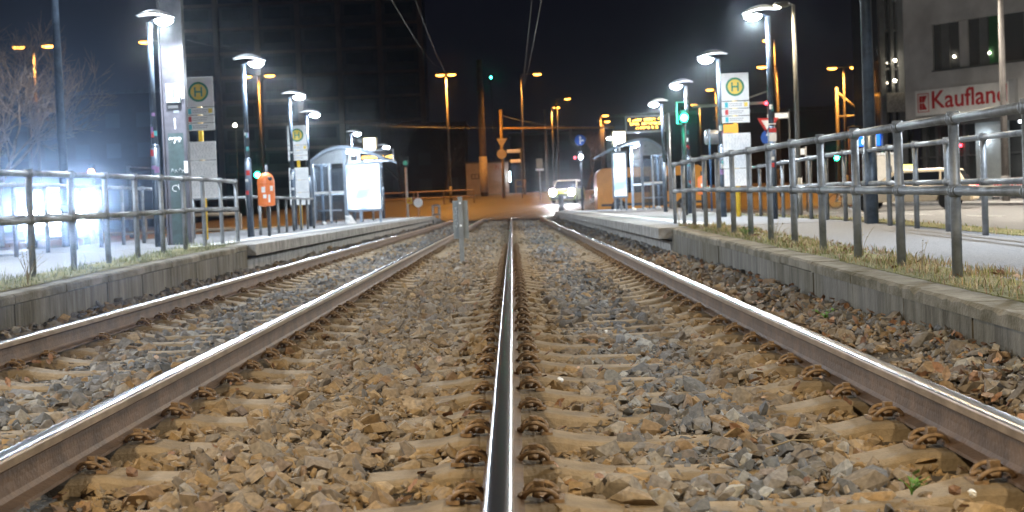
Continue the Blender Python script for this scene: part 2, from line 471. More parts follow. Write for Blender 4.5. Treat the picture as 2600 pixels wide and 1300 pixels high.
sl0 = sleeper_mesh(); protos = {}
sl_me = None; clip_me = {}
for s in (-1, 1):
    o = clip_mesh(s).build('rail_clip', clipm); clip_me[s] = o
lab = {'left': 'concrete sleeper of the left track', 'right': 'dusty concrete sleeper of the right track'}
base = sl0.build('concrete_sleeper', sleepm, bevel=.012)
n_s = 0
for tx, side in TR:
    for i, y in enumerate(SY):
        if side == 'left' and y < 4.5: continue
        o = base if n_s == 0 else base.copy()
        if n_s: COL.objects.link(o)
        n_s += 1
        yy = y + (.17 if side == 'left' else 0) + random.uniform(-.015, .015)
        o.location = (tx + random.uniform(-.01, .01), yy, random.uniform(-.006, .004)); o.rotation_euler = (0, 0, random.uniform(-.012, .012))
        tag(o, 'dusty concrete sleeper under the rails of the %s track' % side, 'sleeper', 'sleepers under the %s tram track' % side)
        if y < 30:
            for gx in (-.7525, .7525):
                for s in (-1, 1):
                    if random.random() < .05: continue
                    c = clip_me[s].copy(); k_ = random.uniform(.86, 1.0); c.scale = (k_, k_, k_ * random.uniform(.8, 1)); COL.objects.link(c); c.parent = o
                    c.location = (gx + s * .098, random.uniform(-.004, .004), -.148); c.rotation_euler = (random.uniform(-.05, .05), random.uniform(-.06, .06), random.uniform(-.08, .08))
for s in (-1, 1): bpy.data.objects.remove(clip_me[s])

# ------------------------------------------------------------------ ballast
def rockshape(n, seed):
    r = random.Random(seed); bm = bmesh.new()
    for i in range(n):
        v = Vector((r.gauss(0, 1), r.gauss(0, 1), r.gauss(0, 1))).normalized() * r.uniform(.75, 1.08)
        bm.verts.new((v.x, v.y * r.uniform(.72, .9), v.z * .58))
    bmesh.ops.convex_hull(bm, input=bm.verts)
    bmesh.ops.delete(bm, geom=[v for v in bm.verts if not v.link_faces], context='VERTS')
    bmesh.ops.triangulate(bm, faces=bm.faces)
    bm.verts.ensure_lookup_table()
    V = np.array([v.co[:] for v in bm.verts]); Fc = np.array([[v.index for v in f.verts] for f in bm.faces]); bm.free()
    return V, Fc
def rotm(a, b, c):
    ca, sa, cb, sb, cc, sc = np.cos(a), np.sin(a), np.cos(b), np.sin(b), np.cos(c), np.sin(c)
    R = np.empty((len(a), 3, 3))
    R[:, 0, 0] = cc * cb; R[:, 0, 1] = cc * sb * sa - sc * ca; R[:, 0, 2] = cc * sb * ca + sc * sa
    R[:, 1, 0] = sc * cb; R[:, 1, 1] = sc * sb * sa + cc * ca; R[:, 1, 2] = sc * sb * ca - cc * sa
    R[:, 2, 0] = -sb; R[:, 2, 1] = cb * sa; R[:, 2, 2] = cb * ca
    return R
def big_mesh(name, m, parts, cols):
    V = np.concatenate([p[0] for p in parts]); off = 0; Fs = []
    for p in parts: Fs.append(p[1] + off); off += len(p[0])
    Fa = np.concatenate(Fs); C = np.concatenate(cols)
    me = bpy.data.meshes.new(name); me.vertices.add(len(V)); me.vertices.foreach_set('co', V.astype(np.float32).ravel())
    me.loops.add(Fa.size); me.loops.foreach_set('vertex_index', Fa.astype(np.int32).ravel())
    me.polygons.add(len(Fa)); me.polygons.foreach_set('loop_start', np.arange(0, Fa.size, 3, dtype=np.int32)); me.polygons.foreach_set('use_smooth', np.zeros(len(Fa), dtype=bool))
    at = me.color_attributes.new('tone', 'FLOAT_COLOR', 'POINT')
    at.data.foreach_set('color', np.concatenate([C, np.ones((len(C), 1))], 1).astype(np.float32).ravel())
    me.materials.append(m); me.update(calc_edges=True); me.validate()
    o = bpy.data.objects.new(name, me); COL.objects.link(o); return o
def attrmat(name, rough=.85, bump=.35, bs=60, spec=.3):
    m = bpy.data.materials.new(name); m.use_nodes = True; n = m.node_tree; b = n.nodes['Principled BSDF']
    b.inputs['Roughness'].default_value = rough; b.inputs['Specular IOR Level'].default_value = spec
    a = n.nodes.new('ShaderNodeAttribute'); a.attribute_name = 'tone'
    t = n.nodes.new('ShaderNodeTexCoord'); no = n.nodes.new('ShaderNodeTexNoise'); no.inputs['Scale'].default_value = bs; no.inputs['Detail'].default_value = 5
    n.links.new(t.outputs['Object'], no.inputs['Vector'])
    mr = n.nodes.new('ShaderNodeMapRange'); mr.inputs['From Min'].default_value = .3; mr.inputs['From Max'].default_value = .7; mr.inputs['To Min'].default_value = .72; mr.inputs['To Max'].default_value = 1.25
    n.links.new(no.outputs['Fac'], mr.inputs[0])
    vm = n.nodes.new('ShaderNodeVectorMath'); vm.operation = 'SCALE'
    n.links.new(a.outputs['Color'], vm.inputs[0]); n.links.new(mr.outputs[0], vm.inputs['Scale']); n.links.new(vm.outputs[0], b.inputs['Base Color'])
    if bump:
        bp = n.nodes.new('ShaderNodeBump'); bp.inputs['Strength'].default_value = bump; bp.inputs['Distance'].default_value = .006
        n.links.new(no.outputs['Fac'], bp.inputs['Height']); n.links.new(bp.outputs[0], b.inputs['Normal'])
    return m
def ballast():
    shapes = [rockshape(15, i) for i in range(10)]; low = [rockshape(9, 50 + i) for i in range(6)]
    zones = [(2.4, 8, 780, shapes, 1.36), (2.4, 9, 900, low, .42), (8, 14, 620, shapes, 1.38), (14, 26, 480, low, 1.4), (26, 46, 260, low, 1.5), (46, 76, 90, low, 1.9)]
    parts = []; cols = []
    for (ya, yb, dens, shp, sc) in zones:
        N = int((yb - ya) * (WR - WL) * dens)
        x = RNG.uniform(WL + .01, WR - .01, N); y = RNG.uniform(ya, yb, N)
        vis = (np.abs(x) < y * .37 + 1.3); x = x[vis]; y = y[vis]; N = len(x)
        s = np.exp(RNG.normal(-3.90, .44, N)) * sc; s = np.clip(s, .010, .052 * sc)
        # height field of the bed: lower beside the rails, lapping over sleeper middles
        h = -.205 + .022 * np.sin(x * 5.1 + y * .7) * np.sin(y * 1.3 + x) + RNG.uniform(-.032, .022, N)
        d = np.min(np.abs(x[:, None] - np.array(RX)[None, :]), axis=1)
        h = np.where(d < .13, h - .02, h)
        mid = np.abs(x + .81) < .30          # between the tracks the bed stands higher
        h = np.where(mid, h + .02, h)
        h = h + .15 * np.clip((x - 1.60) / .42, 0, 1) + .14 * np.clip((-3.2 - x) / .33, 0, 1)
        # keep sleepers partly clear
        for tx, side in TR:
            on = (np.abs(x - tx) < 1.18)
            ph = (y - SY0 - (.17 if side == 'left' else 0)) % .6; ds = np.minimum(ph, .6 - ph)
            clear = on & (ds < .125)
            drop = clear & (RNG.uniform(0, 1, N) < np.where(np.abs(x - tx) < .4, .66, .86))
            h = np.where(drop, h - .12, h)
            inr = on & ~clear & (np.abs(x - tx) < .7)
            h = np.where(inr, h - .010, h)
        dirt = np.exp(-(d / .42) ** 2)
        dirt = np.maximum(dirt, np.where((x > -1.6) & (x < -.05), .55, 0)); dirt = np.where(x < -1.6, dirt * .55, dirt)
        dirt = np.clip(dirt * 1.05 + RNG.normal(0, .16, N), 0, 1)
        far = np.clip((y - 18) / 20, 0, 1); dirt = dirt * (1 - .25 * far)
        greys = np.array([(.17, .172, .18), (.115, .12, .128), (.24, .235, .22), (.22, .16, .11), (.14, .14, .14), (.28, .19, .10), (.32, .32, .31)])
        gcol = greys[RNG.choice(7, N, p=[.27, .18, .17, .10, .15, .08, .05])] * RNG.uniform(.75, 1.2, (N, 1))
        rust = np.array([(.30, .205, .105), (.25, .168, .085), (.36, .26, .15), (.27, .165, .09)])[RNG.choice(4, N, p=[.45, .25, .24, .06])] * RNG.uniform(.72, 1.12, (N, 1))
        c = gcol * (1 - dirt[:, None]) + rust * dirt[:, None]
        R = rotm(RNG.normal(0, .55, N), RNG.normal(0, .55, N), RNG.uniform(0, 2 * PI, N))
        k = RNG.integers(0, len(shp), N)
        asp = RNG.uniform(.8, 1.3, (N, 3)); asp[:, 0] *= 1.15
        for q in range(len(shp)):
            I = np.where(k == q)[0]
            if not len(I): continue
            V, Fc = shp[q]
            P = V[None] * (asp[I] * s[I, None])[:, None, :]
            P = np.einsum('nij,nkj->nki', R[I], P)
            P[:, :, 0] += x[I, None]; P[:, :, 1] += y[I, None]; P[:, :, 2] += h[I, None]
            parts.append((P.reshape(-1, 3), (Fc[None] + (np.arange(len(I)) * len(V))[:, None, None]).reshape(-1, 3)))
            cols.append(np.repeat(c[I], len(V), 0))
    o = big_mesh('track_ballast', attrmat('ballast_stone'), parts, cols)
    tag(o, 'crushed stone ballast, rusty near the rails and grey between', kind='stuff')
ballast()
bedm = mat('ballast_bed_dirt', (.075, .058, .04), .95, var=.3, scale=9, bump=1, bscale=25)
mb = MB(); mb.add([(q_, y_, z_) for y_ in (1, 76) for q_, z_ in ((WL, -.085), (-3.5, -.095), (-3.2, -.222), (1.6, -.222), (2.0, -.088), (WR, -.075))], [(i, i + 1, i + 7, i + 6) for i in range(5)])
tag(mb.build('ballast_bed', bedm, fix=False), kind='structure')

# fallen leaves, scraps
def leaves():
    parts = []; cols = []; N = 900
    V = np.array([(-1, 0, .1), (-.5, .5, .25), (0, .62, .05), (.6, .4, .3), (1, 0, .15), (.55, -.42, .05), (0, -.6, .3), (-.5, -.45, .1), (0, 0, -.08)])
    Fc = np.array([(i, (i + 1) % 8, 8) for i in range(8)])
    wy = np.exp(RNG.uniform(math.log(3.2), math.log(20), N)); wx = np.empty(N)
    t = RNG.uniform(0, 1, N)
    wx = np.where(t < .5, RNG.uniform(1.7, 2.12, N), np.where(t < .75, np.array(RX)[RNG.integers(0, 4, N)] + RNG.choice([-1, 1], N) * RNG.uniform(.09, .3, N), RNG.uniform(-3.5, 2.1, N)))
    onr = RNG.uniform(0, 1, N) < .12
    s = RNG.uniform(.012, .040, N); h = np.where(wx > 1.6, -.175 + .15 * np.clip((wx - 1.6) / .42, 0, 1), -.155) + RNG.uniform(-.02, .02, N)
    gx = onr; wx = np.where(gx, RNG.uniform(2.35, 2.9, N), wx); h = np.where(gx, [ramp(a) + .02 for a in wy], h)
    R = rotm(RNG.normal(0, .5, N), RNG.normal(0, .5, N), RNG.uniform(0, 6.3, N))
    c = np.array([(.32, .18, .11), (.40, .25, .17), (.26, .14, .08), (.5, .36, .27), (.2, .11, .07)])[RNG.integers(0, 5, N)] * RNG.uniform(.6, 1.1, (N, 1))
    P = np.einsum('nij,nkj->nki', R, V[None] * (s[:, None] * np.array([[1, .8, .7]]))[:, None, :])
    P[:, :, 0] += wx[:, None]; P[:, :, 1] += wy[:, None]; P[:, :, 2] += h[:, None]
    parts.append((P.reshape(-1, 3), (Fc[None] + (np.arange(N) * 9)[:, None, None]).reshape(-1, 3))); cols.append(np.repeat(c, 9, 0))
    o = big_mesh('fallen_leaves', attrmat('dry_leaf', .7, .2), parts, cols)
    tag(o, 'dry reddish brown leaves scattered over the ballast and along the walls', kind='stuff')
leaves()
def grass(name, x0, x1, y0, y1, n, hmax, label, tones, seed, both=False):
    r = np.random.default_rng(seed)
    x = r.uniform(x0, x1, n); y = r.uniform(y0, y1, n)
    cl = np.array([noise.noise(Vector((a * 2.5, b * 1.6, seed))) for a, b in zip(x, y)])
    keep = r.uniform(-.45, .5, n) < cl + .12; x = x[keep]; y = y[keep]; cl = cl[keep]; N = len(x)
    hh = (np.exp(r.normal(-3.75, .6, N)) * (1 + np.clip(cl, 0, 1) * 1.6)); hh = np.clip(hh, .012, hmax)
    w = r.uniform(.0009, .0024, N) * (1 + y / 14); a = r.uniform(0, 6.3, N); ln = r.uniform(.1, .9, N) * hh
    z = np.array([ramp(q) for q in y]) + np.where(False, 0, .0)
    dx, dy = np.cos(a), np.sin(a)
    P = np.empty((N, 5, 3))
    base = np.stack([x, y, z - .01], 1); side = np.stack([-dy * w, dx * w, 0 * w], 1)
    mid = base + np.stack([dx * ln * .35, dy * ln * .35, hh * .6], 1); tip = base + np.stack([dx * ln, dy * ln, hh], 1)
    P[:, 0] = base - side; P[:, 1] = base + side; P[:, 2] = mid - side * .8; P[:, 3] = mid + side * .8; P[:, 4] = tip
    Fc = np.array([(0, 1, 3), (0, 3, 2), (2, 3, 4)])
    c = np.array(tones)[r.integers(0, len(tones), N)] * r.uniform(.7, 1.25, (N, 1))
    o = big_mesh(name, attrmat(name + '_blade', .75, 0), [(P.reshape(-1, 3), (Fc[None] + (np.arange(N) * 5)[:, None, None]).reshape(-1, 3))], [np.repeat(c, 5, 0)])
    tag(o, label, kind='stuff')
tonesR = [(.34, .31, .12), (.22, .24, .07), (.44, .36, .2), (.5, .4, .26), (.16, .18, .05), (.38, .26, .13), (.32, .2, .12)]
grass('grass', 2.33, 2.92, 4.5, 20.5, 24000, .07, 'dry yellow green grass and moss along the foot of the right railing', tonesR, 3)
grass('grass', -4.5, -3.8, 7, 20.5, 9000, .2, 'pale weeds along the foot of the left railing', [(.3, .32, .2), (.2, .24, .12), (.4, .4, .3)], 5)
grass('grass', 4.55, 5.0, 9, 30, 3500, .06, 'thin grass along the road side of the far right railing', tonesR, 8)
soil = mat('mossy_soil', (.26, .22, .10), .95, var=.1, scale=14, col2=(.13, .14, .04), bump=1, bscale=45)
tag(profile_strip('s', 2.34, 2.75, rampy, lambda y: ramp(y) + .002, .2, 0).build('verge', soil), kind='structure')
tag(profile_strip('s', -4.4, -3.8, rampy, lambda y: ramp(y) + .002, .2, 0).build('verge', soil), kind='structure')
tag(profile_strip('s', 4.62, 5.02, list(np.arange(-20, 30, 2.)), lambda y: ramp(y) + .003, .45, 0).build('verge', soil), kind='structure')
# tall dead stalks in the verge
stalk = mat('dead_stalk', (.30, .24, .15), .9, var=.2)
def weed(x, y, z, h, n, label, cat='weed', seed=1, m=stalk, spread=.5, leafy=None, tall=True):
    r = random.Random(seed); root = empty('weed', (x, y, z), 0, label, cat, 'weeds by the track')
    mb = MB(); lf = MB()
    for i in range(n):
        a = r.uniform(0, 6.28); s = r.uniform(.1, spread) * h; hh = h * r.uniform(.55, 1); pts = []
        for j in range(6):
            t = j / 5; pts.append((math.cos(a) * s * t * t, math.sin(a) * s * t * t, hh * t))
        mb.tube(pts, [.0028 * (1 - .7 * j / 5) for j in range(6)], 4)
        for j in range(int(hh * 40)):
            t = r.uniform(.2 if leafy else .5, 1); b = r.uniform(0, 6.28); l = r.uniform(.008, .022) * (2 if leafy else 1)
            p = Vector((math.cos(a) * s * t * t, math.sin(a) * s * t * t, hh * t)); d = Vector((math.cos(b) * l, math.sin(b) * l, l * .6))
            q = d.cross(Vector((0, 0, 1))).normalized() * l * .28
            lf.add([p, p + d * .5 + q, p + d, p + d * .5 - q], [(0, 1, 2, 3)])
    mb.build('stem', m, root, fix=False); lf.build('leaf_tuft', leafy or m, root, fix=False)
gleaf = mat('green_leaf', (.12, .26, .04), .6, var=.25, scale=20)
for i, (x, y, h, n, lb) in enumerate([(2.62, 10.9, .30, 5, 'thin dry weed standing by the right railing, with reddish seed heads'), (2.5, 8.9, .22, 3, 'dry stalk leaning beside the second post of the right railing'),
                                  (2.4, 13.3, .28, 5, 'dark brown dry weed among the farther posts of the right railing'), (2.3, 20.1, .4, 6, 'leafless twigs at the corner where the right platform begins'),
                                  (2.55, 6.5, .3, 7, 'wispy dry grass tuft at the right edge of the picture'), (-3.9, 11.6, .35, 9, 'pale dry weed hanging by the left railing, below the headlights')]):
    weed(x, y, ramp(y), h, n, lb, seed=i)
weed(1.9, 8.9, -.10, .07, 14, 'small bright green plant in the ballast by the right wall', seed=20, m=gleaf, spread=1.2, leafy=gleaf)
weed(2.5, 15.6, ramp(15), .10, 22, 'low green plant growing at a post of the right railing', seed=21, m=gleaf, spread=1.6, leafy=gleaf)
weed(1.09, 4.05, -.17, .06, 8, 'tiny green sprout at the lower edge of the picture, right of the middle rail', seed=22, m=gleaf, spread=1.0, leafy=gleaf)

def scrap(x, y, z, s, m, label, seed, cat='litter'):
    r = random.Random(seed); bm = bmesh.new(); bmesh.ops.create_icosphere(bm, subdivisions=2, radius=s)
    for v in bm.verts:
        v.co *= r.uniform(.65, 1.15); v.co.z *= .55
    me = bpy.data.meshes.new('paper_scrap'); bm.to_mesh(me); bm.free(); me.materials.append(m)
    o = bpy.data.objects.new('paper_scrap', me); COL.objects.link(o); o.location = (x, y, z); o.rotation_euler = (r.random(), r.random(), r.random())
    tag(o, label, cat, 'litter dropped by the track', 'thing')
for i, (u, v, z, s, lb) in enumerate([(1410, 578, -.14, .07, 'crumpled white paper beside the right rail far down the track'), (168, 797, -.14, .045, 'crumpled white paper at the foot of the left wall'),
                                      (2445, 1240, -.15, .014, 'small white scrap near the lower right corner'), (1410, 955, -.14, .016, 'torn white scrap in the ballast right of the middle rail'),
                                      (2325, 985, -.12, .016, 'white scrap between the right rail and the right wall'), (2225, 870, -.12, .014, 'small white paper by the right wall'),
                                      (1525, 833, -.15, .012, 'tiny white scrap between the two rails of the right track')]):
    d = CR @ Vector(((u * K - 1300) / F, (650 - v * K) / F, -1)); t = (z - CH) / d.z
    scrap(d.x * t, d.y * t, z, s, white, lb, i)
for i, (x, y, s_, lb) in enumerate([(4.55, 54.2, .10, 'crumpled white paper on the platform in front of the right shelter'), (5.0, 54.6, .08, 'small white paper by the bench of the right shelter'), (5.45, 53.9, .13, 'white rag at the foot of the right display pole'), (3.9, 55.0, .06, 'tiny white scrap left of the right shelter'), (-5.1, 45.6, .22, 'pale bag leaning under the left poster box'), (-5.95, 45.9, .09, 'small litter under the glass end of the left shelter')]):
    scrap(x, y, .285 + s_ * .4, s_, white, lb, 40 + i)
# twig lying in the ballast
mb = MB(); d0 = (.78, 4.62, -.125)
mb.tube([(0, 0, 0), (.09, .03, .02), (.17, .05, .012), (.26, .05, .03)], [.003, .003, .0025, .0015], 6); mb.tube([(.09, .03, .02), (.13, .09, .035), (.2, .12, .03)], [.0022, .002, .001], 5)
o = mb.build('twig', stalk, loc=d0); tag(o, 'pale forked twig lying on a sleeper of the right track', 'twig')

# ------------------------------------------------------------------ railings
def railing(x_of, ys, label, zf=ramp, H=.95, rp=.030, mid=.50, group='tubular steel railings'):
    root = empty('steel_railing', (x_of(ys[0]), ys[0], zf(ys[0])), 0, label, 'railing', group)
    O = Vector(root.location)
    P = [Vector((x_of(y), y, zf(y))) - O for y in ys]
    for i, p in enumerate(P):
        mb = MB(); mb.cyl(p - Vector((0, 0, .05)), p + Vector((0, 0, H)), rp, n=16)
        for hz in (H - .035, mid):          # clamp collars with set screws
            mb.cyl(p + Vector((0, 0, hz - .036)), p + Vector((0, 0, hz + .036)), rp + .006, n=16)
            for s in (-1, 1):
                mb.cyl(p + Vector((-rp - .006, s * .018, hz + .02)), p + Vector((-rp - .010, s * .018, hz + .02)), .004, n=6)
        mb.cyl(p + Vector((0, 0, H)), p + Vector((0, 0, H + .006)), rp + .006, rp + .002, n=16)
        mb.build('post', galv, root)
    for nm, hz in (('top_rail', H - .035), ('middle_rail', mid)):
        mb = MB()
        for a, b in zip(P[:-1], P[1:]):
            a2 = a + Vector((0, 0, hz)); b2 = b + Vector((0, 0, hz)); d = (b2 - a2).normalized()
            mb.cyl(a2 + d * rp, b2 - d * rp, rp - .002, n=14)
            for e, s in ((a2, 1), (b2, -1)): mb.cyl(e + d * s * (rp + .002), e + d * s * (rp + .028), rp + .003, n=14)
        mb.build(nm, galv, root)
    return root
railing(lambda y: 2.55, [4.75 + 1.2 * i for i in range(16)], 'nearest grey tubular railing on the right, running back from the right edge')
railing(lambda y: 4.42 + .012 * (y - 13), [6.4 + 1.2 * i for i in range(19)], 'farther tubular railing on the right, along the road side of the ramp')
railing(lambda y: -4.25, [6.9 + 1.2 * i - .1 for i in range(14)], 'blue-lit tubular railing on the left in front of the headlights')
railing(lambda y: -6.35 + .02 * (y - 20), [9.0 + 1.2 * i for i in range(15)], 'farther railing on the left, seen through the front one')
def railing_line(pts, label):
    n = []
    for a, b in zip(pts[:-1], pts[1:]):
        L = math.dist(a, b); k = max(1, round(L / 1.2)); n += [(a[0] + (b[0] - a[0]) * i / k, a[1] + (b[1] - a[1]) * i / k) for i in range(k)]
    n.append(pts[-1]); idx = {round(j, 3): p for j, p in enumerate(n)}
    root = empty('steel_railing', (*n[0], .28), 0, label, 'railing', 'tubular steel railings'); O = Vector(root.location)
    P = [Vector((p[0], p[1], .28)) - O for p in n]; H = .75
    for p in P: MB().cyl(p, p + Vector((0, 0, H)), .028, n=12).build('post', galv, root)
    mb = MB()
    for a, b in zip(P[:-1], P[1:]): mb.cyl(a + Vector((0, 0, H)), b + Vector((0, 0, H)), .028, n=12)
    mb.build('top_rail', galv, root)
railing_line([(-6.0, 27.3), (-4.9, 28.2), (-5.0, 36.5)], 'short railing behind the orange bin, left of the left shelter')

# ------------------------------------------------------------------ platform lamps
COOL = (.80, .90, 1.0); SOD = (1.0, .41, .075); WARM = (1.0, .80, .51)
wingm = mat('white_lamp_wing', (.62, .64, .66), .4, .1, var=.05)
def lamp_post(x, y, zb, H, side, label, energy=420, wing=True, ground_to=0, size=1.0):
    """platform lamp; the head points towards side*x"""
    root = empty('platform_lamp', (x, y, zb), 0, label, 'lamp post', 'white lamps along the platforms')
    mb = MB(); mb.cyl((0, 0, -.02), (0, 0, H * .45), .062, n=14); mb.cyl((0, 0, H * .45), (0, 0, H), .045, .038, n=14); mb.cyl((0, 0, H * .45 - .02), (0, 0, H * .45 + .03), .066, .05, n=14)
    mb.build('pole', paintb, root)
    w = MB(); vs = []; nx, ny = 16, 8
    for k2 in (0, 1):
        for i in range(nx + 1):
            t = i / nx; xx = -.18 + .58 * t; half = .17 * math.sin(PI * (.12 + .80 * t)) ** .6
            zz = .02 + .17 * math.sin(PI * (.18 + .72 * t)) - k2 * .012
            for j in range(ny + 1):
                q = -1 + 2 * j / ny; vs.append((side * xx * size, half * q * size, (zz - .06 * q * q * math.sin(PI * t * .9 + .1)) * size))
    W = ny + 1; Nn = (nx + 1) * W; fs = []
    for i in range(nx):
        for j in range(ny):
            a = i * W + j; fs.append((a, a + 1, a + W + 1, a + W)); fs.append((a + Nn, a + W + Nn, a + W + 1 + Nn, a + 1 + Nn))
    for i in range(nx):
        for j in (0, ny): a = i * W + j; fs.append((a, a + W, a + W + Nn, a + Nn))
    for j in range(ny):
        for i in (0, nx): a = i * W + j; fs.append((a, a + 1, a + 1 + Nn, a + Nn))
    w.add(vs, fs, 0, True); w.build('reflector_wing', wingm, root, loc=(0, 0, H))
    a = MB(); a.tube([(0, 0, H - .02), (side * .06, 0, H + .02), (side * .16, 0, H + .015)], .018, 8); a.build('arm', paintb, root)
    l = MB(); l.lathe([(.02, -.075), (.07, -.06), (.11, -.03), (.125, .0), (.11, .02), (.02, .03)], 20)
    lo = l.build('lamp_lens', lens_w, root, loc=(side * .24 * size, 0, H + .01)); lo.scale = (1.15 * size, size, size)
    light('SPOT', 'lamp_light', energy, COOL, (side * .24 * size, 0, H - .10), root, .12, 178, .2)
    rs = random.Random(int(x * 37 + y * 11))
    if 18 < y < 40:
        for k_ in range(7):
            zz = rs.uniform(.7, 2.0); hh = rs.uniform(.04, .10); a0 = rs.uniform(-2.3, -.8); R_ = .0635 if zz < H * .45 - .05 else .0455
            if abs(zz - H * .45) < .12: continue
            q = [(R_ * math.cos(a0 + (i - 2) * .3), R_ * math.sin(a0 + (i - 2) * .3)) for i in range(5)]
            sk = MB(); sk.add([(a_, b_, zz) for a_, b_ in q] + [(a_, b_, zz + hh) for a_, b_ in q], [(i, i + 1, i + 6, i + 5) for i in range(4)])
            sk.build('sticker', rs.choice([paper, white, red, mat('sticker_teal', (.08, .35, .38), .5, var=.1), mat('sticker_violet', (.28, .16, .34), .5, var=.1)]), root, fix=False)
    return root
# left platform
lamp_post(-5.05, 20.7, ramp(19), 3.2, 1, 'large platform lamp at the top left, in front of the grey mast', size=.9, energy=420)
lamp_post(-4.82, 26.7, .28, 3.17, 1, 'platform lamp beside the orange bin')
lamp_post(-5.22, 34.8, .28, 3.17, 1, 'platform lamp just left of the smaller left stop sign')
p = A(770, 272, 41.5); lamp_post(p.x, 41.5, .28, 3.17, 1, 'platform lamp directly behind the smaller left stop sign')
p = A(883, 338, 56); lamp_post(p.x, 56, .28, p.z - .28, 1, 'platform lamp above the roof of the left shelter')
p = A(958, 372, 64); lamp_post(p.x, 64, .28, p.z - .28, 1, 'farthest left platform lamp, right of the lit box on the display')
# right platform
lamp_post(4.22, 23.4, .28, 3.26, -1, 'large platform lamp at the top right, carrying small plates on its pole')
lamp_post(4.06, 27.9, .28, 3.02, -1, 'platform lamp left of the right stop sign')
p = A(1725, 217, 36); lamp_post(p.x, 36, .28, p.z - .28, -1, 'platform lamp beside the green tram signal')
p = A(1665, 263, 42.5); lamp_post(p.x, 42.5, .28, p.z - .28, -1, 'platform lamp above the right amber display')
p = A(1548, 348, 64); lamp_post(p.x, 64, .28, p.z - .28, -1, 'farthest right platform lamp, left of the lit cube over the right shelter')
for (x, y, s_, lb) in ((-6.9, 14.5, 1, 'unseen platform lamp added left of the picture beside the far left railing'), (-6.9, 6.5, 1, 'unseen platform lamp added left of the picture, nearer the viewer'), (5.6, 12.0, -1, 'unseen platform lamp added right of the picture beside the far right railing'), (5.6, 4.0, -1, 'unseen platform lamp added right of the picture, nearer the viewer')):
    lamp_post(x, y, ramp(y), 3.3, s_, lb, energy=800 if x < 0 else 520)  # lamps out of view, added to light the railings and ramps
# tall poles with lamp heads assumed out of view, added to light the foreground
def tall_pole(x, y, zb, H, label, r=.078, head=None, energy=0, col=WARM, m=paintb, lensm=lens_ww):
    root = empty('street_lamp', (x, y, zb), 0, label, 'lamp post')
    mb = MB(); mb.cyl((0, 0, -.1), (0, 0, 1.1), r + .004, n=18); mb.cyl((0, 0, 1.1), (0, 0, H), r, r * .6, n=18); mb.build('pole', m, root)
    if head:
        h = MB(); h.tube([(0, 0, H - .02), (head[0] * .5, head[1] * .5, H + .08), (head[0], head[1], H + .1)], [.04, .035, .03], 8); h.build('arm', m, root)
        q = MB(); q.lathe([(.02, .1), (.16, .07), (.22, .0), (.2, -.03), (.1, -.035)], 20); q.build('lamp_head', m, root, loc=(head[0], head[1], H + .1))
        q = MB(); q.lathe([(.19, -.01), (.15, -.05), (.03, -.07)], 20); q.build('lamp_lens', lensm, root, loc=(head[0], head[1], H + .075))
        light('SPOT', 'lamp_light', energy, col, (head[0], head[1], H - .05), root, .2, 165, .5)
    return root
tall_pole(4.51, 18.2, ramp(18), 6.5, 'thick dark pole between the two right railings, rising out of the picture', .076, (-.9, -.4), 900, WARM)  # its lamp head above the picture is added for foreground light
p = A(168, 600, 26.3); tall_pole(p.x, 26.3, -.1, 7.5, 'bluish pole at the top left, rising above the headlights', .085, (1.0, -.5), 700, COOL, lensm=lens_w)  # the unseen lamp head on this pole is assumed, added for its light
tall_pole(-6.9, -4.5, -.1, 7.0, 'unseen street lamp assumed behind the viewer on the left', .076, (1.5, .5), 3000, WARM)  # lamp out of view, assumed and added to light the ballast from behind
tall_pole(5.3, -3.0, ramp(-3), 7.0, 'unseen street lamp assumed behind the viewer on the right', .076, (-1.3, .3), 1700, WARM)  # second assumed lamp out of view, added for light on the foreground

# catenary mast with box, number and stickers
mx, my = A(455, 600, 21.8).x, 21.8
root = empty('catenary_mast', (mx, my, 0.0), 0, 'wide pale steel mast numbered 978 with a grey box, left of the left stop sign', 'mast')
root.scale = (.89, .89, .89)
mb = MB(); Hm = 9.5
mb.box(-.19, -.02, 0, .19, .0, Hm); mb.box(-.205, -.1, 0, -.18, .1, Hm); mb.box(.18, -.1, 0, .205, .1, Hm)
mb.build('mast_beam', mast_m, root)
MB().box(-.10, -.16, 2.70, .13, -.03, 3.02).build('switch_box', mat('pale_box', (.42, .46, .44), .5, var=.1), root, bevel=.01)
MB().box(.02, -.17, 2.78, .045, -.162, 2.95).build('box_handle', darkp, root)
MB().box(-.13, -.028, .2, .13, -.022, 2.20).build('number_plate', mat('dark_plate', (.035, .06, .06), .5, var=.3, scale=5), root)
text('978', .14, white, Matrix.Translation((-.115, -.032, 2.03)), root, 'number', .004)
mb = MB()
for (sx, sz, a) in ((-.1, 1.55, .2), (-.04, 1.53, -.2), (.03, 1.56, .25), (.08, 1.53, -.15)): mb.tube([(sx, -.032, sz), (sx + .02, -.032, sz + .05), (sx + .045, -.032, sz + .01)], .005, 5)
mb.tube([(-.04 + .055 * math.cos(t * .5), -.032, 1.27 + .05 * math.sin(t * .5)) for t in range(11)], .006, 5)
mb.tube([(.01, -.032, 1.34), (.02, -.032, 1.24), (.06, -.032, 1.33), (.065, -.032, 1.22)], .006, 5)
mb.build('graffiti_tag', white, root)
for (sx, sz, w, h, m2) in ((-.02, 2.64, .17, .05, paper), (.03, 2.56, .09, .05, mat('grey_sticker', (.2, .22, .24), .5, var=.1)), (0, 2.36, .02, .18, white), (.17, 2.88, .05, .22, white), (.17, 1.62, .06, .2, white)):
    MB().box(sx - w / 2, -.112 if sx > .15 else -.03, sz - h / 2 if True else 0, sx + w / 2, -.106 if sx > .15 else -.024, sz + h / 2).build('sticker', m2, root)

